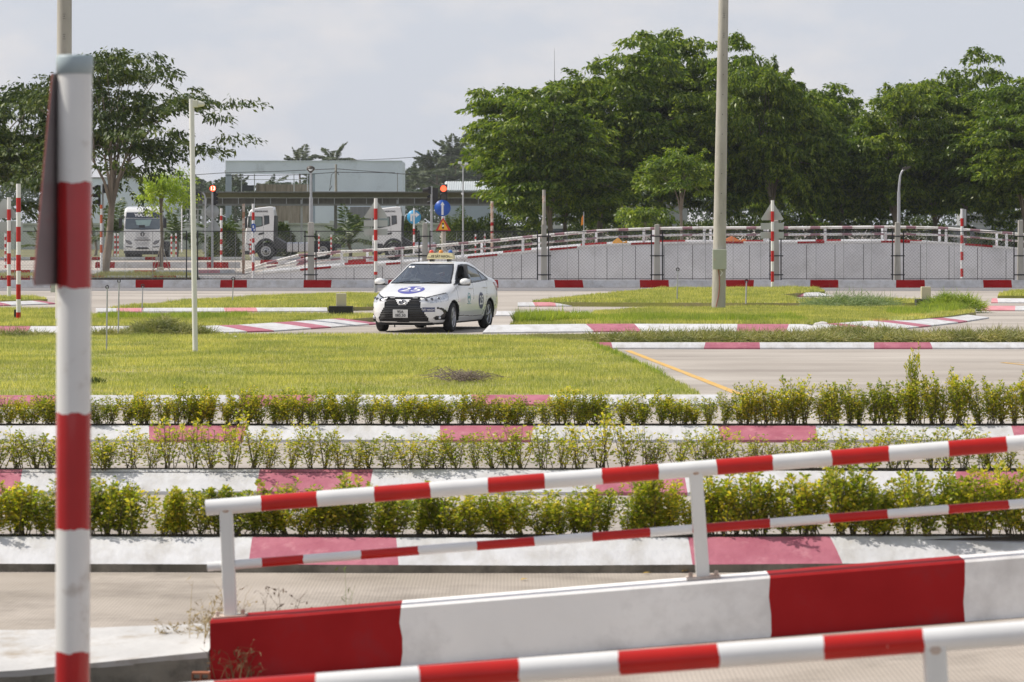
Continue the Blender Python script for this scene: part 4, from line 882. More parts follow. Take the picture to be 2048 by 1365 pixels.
seg_post('rusty_post', 'rusty red and white post at the right end of the shed roof', 984, 403, 508, 5.5, [(403, 0), (445, 1), (452, 0), (462, 1), (467, 0)], mats=(M_rust, M_red), d=150)
seg_post('rusty_post', 'rusty pole rising from a concrete fence post beneath the large trees', 1088, 380, 450, 6.5, [(380, 0), (392, 1), (406, 0), (419, 0)], mats=(M_pole, M_rust), d=118.7)
seg_post('striped_post', 'orange and white post beside the trunk of the spreading left tree', 202.5, 410, 548, 5, [(410, 1), (418, 0), (430, 1), (447, 0), (463, 1), (475, 0), (490, 1), (506, 0)], mats=(M_rwhite, mat('orange_red_paint', (.50, .10, .03), .6)), d=148)
seg_post('striped_post', 'short red and white post behind the leftmost sign post', 11, 467, 538, 4, bandlist(467, 538, 10), d=170)
t, p, d, zf, r = seg_post('striped_post', 'thin striped post left of the rusty post and the side-on truck', 442.5, 417, 534, 4.6, [(417, 0), (432, 1), (441, 0), (457, 1), (465, 0), (479, 1), (489, 0), (501, 1), (510, 0), (525, 1)], d=170)
for i, (px, y0, y1, lb) in enumerate(((221.5, 467, 513, 'leftmost of the three short striped posts left of the front-facing truck'), (230, 467, 513, 'middle one of the three short striped posts left of the front-facing truck'), (236, 467, 513, 'third short striped post from the left, beside the front-facing truck'),
        (343, 468, 514, 'left one of the two short striped posts right of the front-facing truck'), (352, 467, 515, 'right one of the two short striped posts right of the front-facing truck'), (501, 474, 514, 'short striped post in front of the bumper of the side-on truck'),
        (638, 468, 514, 'short striped post before the rear wheel of the side-on truck'), (662.5, 470, 515, 'short striped post at the tail of the side-on truck'), (951, 469, 511, 'left one of the two short striped posts right of the shed poles'), (969.5, 468, 510, 'right one of the two short striped posts right of the shed poles'))):
    seg_post('short_striped_post', lb, px, y0, y1, 3, bandlist(y0, y1, 9), d=196, group='short striped posts in the yard')
# traffic signs and lights
def arrow_sign(t, px, py, rpx, d, m, up=True):
    b = MB(); c = P(px, py, d); b.lathe([(.0001, 0), (rpx/F*d, 0), (rpx/F*d, .02)], c - Vector((0, .03, 0)), (0, 1, 0), 32); so_ = b.build('blue_disc', m, t); s = rpx/F*d; b = MB()
    fr = lambda u, v, w_: (c.x+u*s, c.y-.036+w_, c.z+v*s)
    if up: b.prism([(-.12, -.85), (.12, -.85), (.12, .35), (.26, .35), (0, .78), (-.26, .35), (-.12, .35)], fr, .003)
    else: b.prism([(-.52, -.60), (-.24, -.60), (-.24, .18), (.25, .18), (.25, -.08), (.80, .34), (.25, .72), (.25, .48), (-.52, .48)], fr, .003)
    b.build('white_arrow', M_sw, so_); return so_
M_sb1 = mat('strong_blue_sign', (.012, .085, .42), .4, .04, 3); M_sb2 = mat('light_blue_sign', (.05, .34, .62), .4, .04, 3)
t, p, d, zf, r = seg_post('striped_post', 'striped post with a light blue turn-right sign', 828, 417, 508, 4.2, [(417, 0), (458, 1), (470, 0), (485, 1), (495, 0)], d=172); arrow_sign(t, 828, 434.5, 14, d, M_sb2, False)
def lamp_head(t, px, y0, y1, wpx, d, lit=None, facing=True, digits=None, n=3):
    a, c = P(px-wpx/2, y1, d), P(px+wpx/2, y0, d); b = MB(); b.box(((a.x+c.x)/2, d+.1, (a.z+c.z)/2), (c.x-a.x, .2, c.z-a.z)); h_ = b.build('light_housing', M_black, t)
    for k in range(n):
        cz = c.z - (c.z-a.z)*(k+.5)/n; r_ = (c.z-a.z)/n*.40; q = Vector(((a.x+c.x)/2, d-.005, cz))
        m = mat('lit_red_lamp', (.9, .10, .05), .4, emit=((1, .13, .05), 1.6)) if lit == k else mat('unlit_lamp', (.06, .06, .05), .3)
        if facing:
            b = MB(); b.lathe([(.0001, -.012), (r_*.7, -.008), (r_, 0)], q, (0, 1, 0), 20); b.build('lamp', m, h_)
            b = MB(); b.path([q + Vector((r_*1.05*math.cos(x_), -.07, r_*1.05*math.sin(x_))) for x_ in np.linspace(0, math.pi, 12)], .03, 4); b.build('visor', M_black, h_)
            if digits and lit == k: text(digits, r_*1.5, 'countdown_digits', mat('lit_digits', (1, .5, .4), .4, emit=((1, .55, .4), 3)), h_, frame((q.x-off_(h_).x, q.y-.016-off_(h_).y, q.z-off_(h_).z), (1, 0, 0), (0, 0, 1)), .001, .004)
        else:
            sg = -1 if facing is False else 1; b = MB(); b.lathe([(r_*.95, 0), (r_*.6, .28)], Vector((a.x, d+.1, cz)), (-1, 0, -.18), 14); b.build('visor', M_black, h_)
    return h_
def off_(o):
    q = o; v = Vector((0, 0, 0))
    while q is not None: v += q.location; q = q.parent
    return v
d = 160; t = thing('traffic_light', 'traffic light lit red above a blue straight-ahead sign and a yellow warning triangle', 'traffic light', P(886, 514, d))
b = MB(); z0 = P(0, 514, d).z; b.tube((P(886, 0, d).x, d+.25, z0), (P(886, 0, d).x, d+.25, P(0, 368, d).z), .07, .07, 12); b.build('pole', M_rwhite, t)
b = MB(); b.tube((P(887, 0, d).x, d+.27, z0), (P(887, 0, d).x, d+.27, P(0, 462, d).z), .11, .11, 12); b.build('pole_foot', M_pole, t)
lamp_head(t, 887, 369, 402, 15, d, lit=0, n=2); sgn = arrow_sign(t, 885, 416.5, 16.3, d-.05, M_sb1, True)
b = MB(); fr = lambda u, v, w_: P(u, v, d-.06) + Vector((0, w_, 0)); b.prism([(886, 435), (901.5, 461), (900, 463), (873, 463), (871.5, 461)], fr, .01); w1 = b.build('warning_triangle', mat('sign_red', (.50, .02, .02), .4), t)
b = MB(); fr = lambda u, v, w_: P(u, v, d-.068) + Vector((0, w_, 0)); b.prism([(886, 440), (896.5, 460), (876, 460)], fr, .004); b.build('yellow_face', mat('sign_yellow', (.80, .42, .02), .4), w1)
b = MB()
for y_, m_ in ((448, 0), (452, 1), (456, 2)): b.lathe([(.0001, 0), (.05, 0)], P(886, y_, d-.073), (0, 1, 0), 12, m_)
b.build('light_symbol', [M_black, M_sw, M_black], w1)
t = thing('traffic_light', 'side-on traffic light on a thin grey pole left of the blue straight-ahead sign', 'traffic light', P(863, 510, 165)); d = 165
b = MB(); b.tube(P(863, 510, d), P(863, 373, d), .06, .05, 12); b.build('pole', M_galv, t); lamp_head(t, 871, 376, 410, 11, d, facing=None and False or False, n=3)
b = MB(); b.lathe([(.14, 0), (.10, .3)], P(857, 380, d), (-1, 0, -.1), 14); b.box(P(859, 381, d), (.12, .2, .35)); b.build('visor_box', M_black, t)
d = 150; t = thing('traffic_light', 'traffic light showing a lit red countdown above grey round and triangular sign backs', 'traffic light', P(424.5, 536, d))
b = MB(); b.tube(P(424.5, 536, d), P(424.5, 372, d), .055, .05, 12); b.build('pole', M_galv, t)
b = MB(); c = P(425.5, 377.5, d-.12); b.lathe([(.0001, 0), (.155, 0), (.17, .02), (.17, .12)], c, (0, 1, 0), 24); hh = b.build('countdown_housing', M_black, t)
b = MB(); b.lathe([(.0001, 0), (.135, .0)], c - Vector((0, .006, 0)), (0, 1, 0), 24); b.build('red_lamp', mat('lit_red_lamp', (.9, .10, .05), .4, emit=((1, .13, .05), 1.6)), hh)
text('13', .24, 'countdown_digits', mat('lit_digits', (1, .5, .4), .4, emit=((1, .55, .4), 3)), hh, frame((c.x-off_(hh).x, c.y-.012-off_(hh).y, c.z-off_(hh).z), (1, 0, 0), (0, 0, 1)), .001, .003)
b = MB(); a = P(429, 398, d); b.box((a.x, d+.12, P(0, 396, d).z), (.13, .18, .66)); hb = b.build('light_housing', M_black, t)
b = MB()
for y_ in (389, 397, 405): b.lathe([(.09, 0), (.06, .12)], P(430.5, y_, d+.1), (1, 0, -.2), 12)
b.build('visor', M_black, hb)
b = MB(); b.lathe([(.0001, 0), (.305, 0), (.305, .01), (.0001, .01)], P(425, 424, d+.1), (0, 1, 0), 28); b.build('round_sign_back', M_signback, t)
sign_triangle(t, 427, 440, 462, 13, d, M_signback, 'triangle_sign_back', .1)
d = 160; t = thing('traffic_light', 'side-on black traffic light half hidden behind the left tree trunk', 'traffic light', P(203, 545, d)); b = MB(); b.tube(P(206, 545, d), P(206, 368, d), .05, .05, 10); b.build('pole', M_galv, t)
b = MB(); b.box(P(211, 378, d), (.22, .2, .42)); b.box(P(199, 392, d), (.10, .2, 1.0)); b.lathe([(.12, 0), (.16, .12)], P(213, 377, d), (1, 0, .0), 12)
for y_ in (375, 390, 404): b.lathe([(.13, 0), (.07, .28)], P(197, y_, d), (-1, 0, -.2), 14)
b.build('light_housing', M_black, t)

# slim white pole with floodlight
p = G(390.5, 706, .12); d = p.y; t = thing('floodlight_pole', 'slim white steel pole with a small floodlight standing on the front lawn', 'lamp post', p)
b = MB(); b.tube(p, (P(383, 198, d).x, d, P(383, 198, d).z), .045, .043, 16); b.build('pole', mat('white_pole_enamel', (.72, .72, .68), .4, .05, 4, dirt=(.5, .45, .35), dscale=4, dpos=(.62, .8)), t)
b = MB(); b.box(P(391, 208, d), (.085, .10, .12)); b.lathe([(.055, 0), (.055, .01), (.035, .10), (.0001, .12)], P(396, 208, d), (1, 0, -.1), 16); b.build('floodlight', mat('floodlight_housing', (.62, .62, .52), .5), t, bevel=.008)
# concrete utility poles
def conc_pole(px0, px1, yb, w0, w1, label, box=True, h=.12, ytop=-30, dd=None):
    p = G(px0, yb, h); d = p.y; top = P(px1, ytop, d); t = thing('utility_pole', label, 'pole', p); r0, r1 = w0/2/F*d, w1/2/F*d
    b = MB(); n = 18; k = 24; e = (top-p); top2 = top + e*.35; r2 = r1 - (r0-r1)*.35
    b.path([p + (top2-p)*i/k for i in range(k+1)], [r0 + (r2-r0)*i/k for i in range(k+1)], n); b.build('shaft', M_pole, t)
    b = MB(); 
    for i in range(18):
        s = .22 + i*.045; c = p + (top2-p)*s; rr = r0+(r2-r0)*s; b.tube(c + Vector((rr*.1, -rr*.97, 0)), c + Vector((rr*.1, -rr*1.03, 0)), .012, .012, 6)
        if i > 8: b.box(c + Vector((rr*.1, -rr*1.0, .05)), (.06, .006, .006)); b.box(c + Vector((rr*.1, -rr*1.0, -.05)), (.06, .006, .006))
    b.build('bolt_hole', M_black, t)
    if box:
        a = P(px0-2, 520, d); b = MB(); b.box((P(1438, 520, d).x + (px0-1437)/F*d, d-r0-.06, P(0, 519, d).z), (.345, .14, .50)); bx = b.build('meter_box', M_greybox, t, bevel=.01)
        b = MB(); b.box((P(1428, 519, d).x + (px0-1437)/F*d, d-r0-.14, P(0, 519, d).z), (.03, .02, .05)); b.build('latch', M_rust, bx)
        b = MB(); x0 = P(px0+1, 0, d).x; pts = [(x0-.03+.04*s_, d-r0-.02, P(0, y_, d).z) for s_, y_ in ((0, 538), (.6, 552), (.9, 570), (.3, 590), (-1.5, 615))]; b.path(pts, .011, 6)
        b.build('cable', mat('red_brown_cable', (.34, .10, .07), .6), t)
        b = MB(); b.path([(x0+.02, d-r0-.03, P(0, 540, d).z), (x0+.07, d-r0-.05, P(0, 546, d).z), (x0+.02, d-r0-.04, P(0, 552, d).z)], .012, 6); b.build('cable', M_sw, t)
    return t
conc_pole(1437, 1447.5, 620, 28, 19.5, 'tall pale concrete utility pole with a grey meter box on the right island')
conc_pole(127, 129, 640, 33, 29, 'tall grey concrete pole rising behind the thick foreground post', box=False)
t = thing('meter_box', 'pale green box peeking out left of the thick foreground post', 'box', P(112, 585, 86)); b = MB(); b.box(P(112, 575, 86), (.26, .15, .26)); b.build('box_shell', M_greybox, t)
# thin rods with ring heads
for px, y0, y1, wd, lb in ((213, 575, 705, 3, 'thin grey rod with a ring head, nearest the thick foreground post'), (236.5, 563, 675, 2.8, 'thin grey rod with a ring head, second from the thick foreground post'), (284, 573, 623, 2.4, 'short thin rod on the left island right of the two ringed rods'),
        (465, 558, 605, 2.2, 'thin rod on the upper left lawn right of the slim white pole'), (1354, 540, 604, 2.4, 'thin rod on the right island left of the utility pole'), (1491.5, 563, 608, 2.8, 'thin rod on the right island right of the utility pole')):
    p = G(px, y1, .1); d = p.y; t = thing('marker_rod', lb, 'rod', p, group='thin steel rods on the lawns'); b = MB(); top = P(px+1.5, y0, d); b.tube(p, top, wd/2/F*d, wd/2/F*d, 8); b.build('rod', M_galv, t)
    b = MB(); R_ = 3.0/F*d; b.path([top + Vector((math.cos(a)*R_, 0, math.sin(a)*R_+R_*.2)) for a in np.linspace(0, 2*math.pi, 14)], R_*.33, 5); b.build('ring', M_black, t)
# beige boxes on dark plinths
for px0, px1, y0, y1, qx0, qx1, yb, lb in ((1843, 1862, 574, 599, 1833, 1871, 612, 'beige cable box on a dark plinth on the right island'), (672, 692, 587, 613, 657, 705, 631, 'beige cable box on a dark plinth left of the white car')):
    p = G((qx0+qx1)/2, yb, .12); d = p.y; t = thing('cable_box', lb, 'box', p, group='beige cable boxes'); a, c = P(qx0, yb, d), P(qx1, y1, d); b = MB(); b.box(((a.x+c.x)/2, d+.2, (a.z+c.z)/2-.02), (c.x-a.x, .4, c.z-a.z+.04)); b.build('plinth', M_raw if False else mat('black_plinth', (.03, .03, .03), .8), t, bevel=.01)
    a, c = P(px0, y1, d+.12), P(px1, y0, d+.12); b = MB(); b.box(((a.x+c.x)/2, d+.22, (a.z+c.z)/2), (c.x-a.x, .18, c.z-a.z)); b.build('cabinet', M_beige, t, bevel=.012)
for px, py, s, lb in ((1643, 650, .11, 'pale stone lying on the kerb of the right island'), (470, 675, .045, 'small white stone on the grass right of the slim white pole')):
    bm = bmesh.new(); bmesh.ops.create_icosphere(bm, subdivisions=3, radius=s)
    for v in bm.verts: v.co = v.co*(1+.25*math.sin(v.co.x*40+v.co.y*31)*.5) ; v.co.z *= .6; v.co.x *= 1.4
    me = bpy.data.meshes.new('stone'); bm.to_mesh(me); bm.free(); me.materials.append(mat('pale_stone', (.55, .52, .50), .8, .15, 10, bump=.4)); o = bpy.data.objects.new('stone', me); col.objects.link(o); o.location = G(px, py, .12); setp(o, lb, 'stone')
# ------------------------------------------------------------ chain-link fence on the long kerb
DF = 118.75; ZB = .27; ZT = P(0, 463, DF).z
POSTX = [150, 385, 622, 850, 1087, 1315, 1552, 1797, 2040, 2280]
M_mesh = mat('dark_galvanised_wire', (.24, .245, .25), .5, .1, 5, metal=.4); M_fr = mat('black_fence_frame', (.015, .015, .02), .5)
X_ = lambda px, d: (px-CX)/F*d
bounds = [-120] + POSTX
for i, (pa, pb) in enumerate(zip(bounds[:-1], bounds[1:])):
    xa, xb = X_(pa + (10 if i else 0), DF), X_(pb - 12, DF)
    t = thing('chainlink_fence', 'chain-link fence panel between posts, number %d' % i, 'fence', (xa, DF, ZB), group='chain-link fence panels on the long kerb')
    left = {0: 'at the far left edge', 1: 'left of the slim white pole', 2: 'in front of the side-on truck', 3: 'behind the post with two plates, left of the car', 4: 'right behind the white car roof', 5: 'below the leftmost large tree', 6: 'right of the car and left of the utility pole', 7: 'right of the utility pole up to the curved lamp', 8: 'right of the curved lamp post', 9: 'cut off by the right edge'}[i]
    t['label'] = 'chain-link fence panel ' + left
    b = MB()
    for z in (ZT, ZB+.04): b.tube((xa, DF, z), (xb, DF, z), .014, .014, 6)
    for x in (xa, xb): b.tube((x, DF, ZB), (x, DF, ZT+.02), .022, .022, 6)
    b.build('frame', M_fr, t)
    b = MB(); x = math.ceil((xa+.3)/.98)*.98
    while x < xb-.3: b.tube((x, DF+.02, ZB), (x, DF+.02, ZT), .007, .007, 4, caps=False); x += .98
    if b.v: b.build('stay', M_mesh, t)
    # wires
    s = .12; hgt = ZT-ZB-.05; z0 = ZB+.05; Vv, Qq = [], []; wr = .0031
    def wire(ax, az, bx, bz, y_):
        k = len(Vv); dx, dz = bx-ax, bz-az; l = math.hypot(dx, dz); nx, nz_ = -dz/l*wr, dx/l*wr
        Vv.extend([(ax-nx, y_, az-nz_), (ax+nx, y_, az+nz_), (bx+nx, y_, bz+nz_), (bx-nx, y_, bz-nz_), (ax, y_+wr*1.5, az), (bx, y_+wr*1.5, bz)])
        Qq.extend([(k, k+1, k+2, k+3), (k+1, k+4, k+5, k+2), (k+4, k, k+3, k+5)])
    c = xa - hgt
    while c < xb:
        for sg in (1, -1):
            ax, bx = (c, c+hgt) if sg == 1 else (c+hgt, c); az, bz = z0, z0+hgt
            lo, hi = max(min(ax, bx), xa), min(max(ax, bx), xb)
            if hi - lo > .03:
                f = lambda xx: az + (bz-az)*(xx-ax)/(bx-ax); wire(lo, f(lo), hi, f(hi), DF + (.004 if sg == 1 else -.004))
        c += s
    fast('wire_mesh', np.array(Vv) - np.array([xa, DF, ZB]), np.array(Qq), M_mesh, t)
# concrete fence posts with black ladder brackets
for px, yt, lb in ((622, 445, None), (850, 446, 'concrete fence post directly behind the car roof lamps'), (1088, 441, 'concrete fence post under the rusty pole at the large trees'), (1314, 449, 'stout concrete fence post halfway between car and utility pole'), (1552, 441, 'concrete fence post behind the grey triangle sign on the right'),
                   (1795, 445, None), (2041, 441, 'concrete fence post at the right edge of the photo')):
    d = DF+.02; w0 = 13/F*d; p = Vector((X_(px, d), d, ZB-.05))
    if lb: t = thing('fence_post', lb, 'post', p, group='concrete posts of the chain-link fence')
    elif px == 622: t = thing('street_lamp', 'grey lamp post with small round head on a concrete post before the side-on truck', 'street lamp', p)
    else: t = thing('street_lamp', 'curved grey street lamp rising from a concrete post on the right', 'street lamp', p)
    b = MB(); zt = P(0, yt, d).z; w1 = w0*(.72 if px != 622 else .9); q = [(-w0/2, -w0*.45), (w0/2, -w0*.45), (w0/2, w0*.45), (-w0/2, w0*.45)]; s1 = w1/w0
    b.add([(p.x+a, d+c_, p.z) for a, c_ in q] + [(p.x+a*s1, d+c_*s1, zt) for a, c_ in q], [(0, 1, 2, 3), (7, 6, 5, 4)] + [(i, (i+1) % 4, 4+(i+1) % 4, 4+i) for i in range(4)])
    b.build('concrete_post', M_pole, t, bevel=.02)
    b = MB()
    for y_ in (473, 512, 550): b.box((p.x, d-.11, P(0, y_, d).z), (.50, .02, .04))
    b.build('bracket', M_fr, t)
    if px == 622:
        b = MB(); b.tube((p.x, d, zt-.3), (p.x, d, P(0, 395, d).z), .068, .065, 12); b.tube((p.x, d, P(0, 395, d).z), (p.x, d, P(0, 345, d).z), .045, .038, 12); b.build('lamp_pole', M_galv, t)
        b = MB(); c = Vector((p.x-.01, d, P(0, 342, d).z)); b.lathe([(.03, -.08), (.13, .02), (.15, .08), (.13, .13), (.05, .17), (.0001, .18)], c, (0, 0, 1), 20); hd_ = b.build('lamp_head', mat('dark_bronze', (.07, .06, .05), .5), t)
        b = MB(); b.lathe([(.0001, 0), (.075, .005)], c + Vector((0, -.14, .06)), (0, 1, -.35), 16); b.build('lamp_glass', mat('lamp_glass_white', (.7, .7, .66), .3), hd_)
    if px == 1795:
        x0 = X_(1797.5, d); b = MB(); b.tube((x0, d, zt-.3), (x0, d, P(0, 385, d).z), .062, .055, 12); pts = [(X_(a, d), d, P(0, y_, d).z) for a, y_ in ((1797.5, 386), (1798.5, 370), (1800.5, 352), (1804, 343), (1809, 339))]; b.path(pts, [.045, .042, .036, .032, .03], 8); b.build('lamp_pole', M_galv, t)
        b = MB(); c = P(1813, 336.5, d); b.prism([(-.16, -.05), (-.02, -.07), (.15, .02), (.14, .07), (-.02, .05), (-.15, .0)], lambda u, v, w_: (c.x+u, c.y-.08+w_, c.z+v), .16); b.build('lamp_head', mat('dark_bronze', (.07, .06, .05), .5), t, bevel=.02)

# ------------------------------------------------------------ the raised test ramp behind the fence
DW = 121.0; TOP = [(480, 556), (487, 549.6), (524, 544), (611, 537), (681, 531), (735, 529.2), (801, 524.5), (906, 516), (993, 508), (1075, 499.5), (1198, 489), (1290, 485), (1400, 483.3), (1582, 483.5), (1786, 481.5), (1882, 483.5), (1972, 490), (2048, 496.5), (2200, 511), (2400, 530)]
tz = lambda px: P(0, float(np.interp(px, [a for a, _ in TOP], [c for _, c in TOP])), DW).z
ramp = thing('ramp_bridge', 'long grey concrete test ramp with striped coping behind the fence', 'ramp', (X_(1300, DW), DW, 0))
M_wall = mat('grey_ramp_render', [(.70, .70, .72), (.82, .82, .84)], .85, scale=.8, dirt=(.50, .50, .50), dscale=1.0, dpos=(.5, .8), bump=.3, bscale=6)
b = MB(); pxs = sorted(set([a for a, _ in TOP] + list(range(480, 2400, 30))))
for a, c in zip(pxs[:-1], pxs[1:]):
    xa, xb, za, zb = X_(a, DW), X_(c, DW), tz(a)-.07, tz(c)-.07
    b.add([(xa, DW, -.05), (xb, DW, -.05), (xb, DW, zb), (xa, DW, za), (xa, DW+.25, za), (xb, DW+.25, zb)], [(0, 1, 2, 3), (3, 2, 5, 4)])
    dz = .30; b.add([(xa, DW+.25, za), (xb, DW+.25, zb), (xb, DW+.25, zb-dz), (xa, DW+.25, za-dz), (xa, DW+7, za-dz), (xb, DW+7, zb-dz), (xa, DW+7, -.05), (xb, DW+7, -.05)], [(0, 1, 2, 3), (3, 2, 5, 4), (4, 5, 7, 6)])
b.build('ramp_wall', M_wall, ramp)
RR = [(600, 662), (772, 801), (935, 995), (1099, 1154), (1262, 1320), (1430, 1487), (1595, 1649), (1762, 1820), (1930, 1985), (2100, 2155)]
def coping(y, x_of, z_of, reds, nm):
    b = MB(); cu = sorted(set([482, 2390] + [v for r_ in reds for v in r_] + list(range(500, 2390, 30))))
    for a, c in zip(cu[:-1], cu[1:]):
        m_ = 1 if any(r0 <= (a+c)/2 < r1 for r0, r1 in reds) else 0; xa, xb, za, zb = x_of(a), x_of(c), z_of(a), z_of(c)
        b.add([(xa, y, za-.075), (xb, y, zb-.075), (xb, y, zb), (xa, y, za), (xa, y+.3, za), (xb, y+.3, zb), (xb, y+.3, zb-.3), (xa, y+.3, za-.3)], [(0, 1, 2, 3), (3, 2, 5, 4), (4, 5, 6, 7)], m_)
    return b.build(nm, [M_gwhite, M_red], ramp)
coping(DW-.03, lambda a: X_(a, DW), tz, RR, 'coping')
coping(DW+6.8, lambda a: X_(a, DW), lambda a: tz(a)+.02, [(a+70, c+70) for a, c in RR], 'coping')
for px in [622, 708, 765] + list(range(815, 2048, 57)):
    b = MB(); b.box((X_(px, DW), DW-.002, tz(px)/2-.06), (.022, .006, tz(px)-.14)); b.build('expansion_joint', mat('joint_dark', (.12, .12, .12), .9), ramp)
def far_rail(label, d, kz, shift, first=489, last=2300):
    t = thing('handrail', label, 'handrail', (X_(900, d), d, tz(900)))
    zz_ = lambda px, o_: tz(px) + o_
    for o_, r_, nm in ((.49, .048, 'upper'), (.235, .034, 'lower')):
        px = first; k = 0; b = MB()
        while px < last:
            st = 20 if k % 2 else 44; a, c = px, min(px+st, last); b.tube((X_(a+shift, DW), d, zz_(a, o_*min(1, .3+(a-first)/150)+.0)), (X_(c+shift, DW), d, zz_(c, o_*min(1, .3+(c-first)/150))), r_, r_, 8, k % 2, caps=False); px += st; k += 1
        b.build('rail', [mat('weathered_white_rail', (.74, .72, .68), .6, .08, 5, dirt=(.40, .34, .28), dscale=6), mat('weathered_maroon_rail', (.30, .16, .18), .6, .15, 5, dirt=(.45, .4, .38), dscale=7, dpos=(.6, .75))], t)
    px = 683
    while px < last:
        b = MB(); b.tube((X_(px+shift, DW), d, tz(px)-.02), (X_(px+shift, DW), d, tz(px)+.47), .052, .048, 8); b.build('post', M_gwhite, t); px += 121
    return t
far_rail('near striped handrail along the top of the test ramp behind the fence', DW+.12, 0, 0)
far_rail('farther handrail along the back edge of the test ramp', DW+6.95, 0, 35)
for (x0, y0, c_, lb) in ((1470, 480, (.60, .16, .03), 'orange plastic barrier seen behind the ramp rail right of the utility pole'), (1240, 484, (.62, .28, .02), 'orange yellow plastic barrier behind the ramp rail under the trees'),):
    t = thing('plastic_barrier', lb, 'barrier', (X_(x0, 126), 126, tz(x0)-.42)); b = MB(); w_ = .5 if x0 == 1470 else .33
    q = t.location; b.prism([(-w_, 0), (w_, 0), (w_*.8, .50), (w_*.4, .42), (-w_*.2, .60), (-w_*.8, .45)], lambda u, v, s_: (q.x+u, q.y+s_, q.z+v), .4); b.build('barrier_body', mat('orange_plastic_%d' % x0, c_, .5), t, bevel=.04)

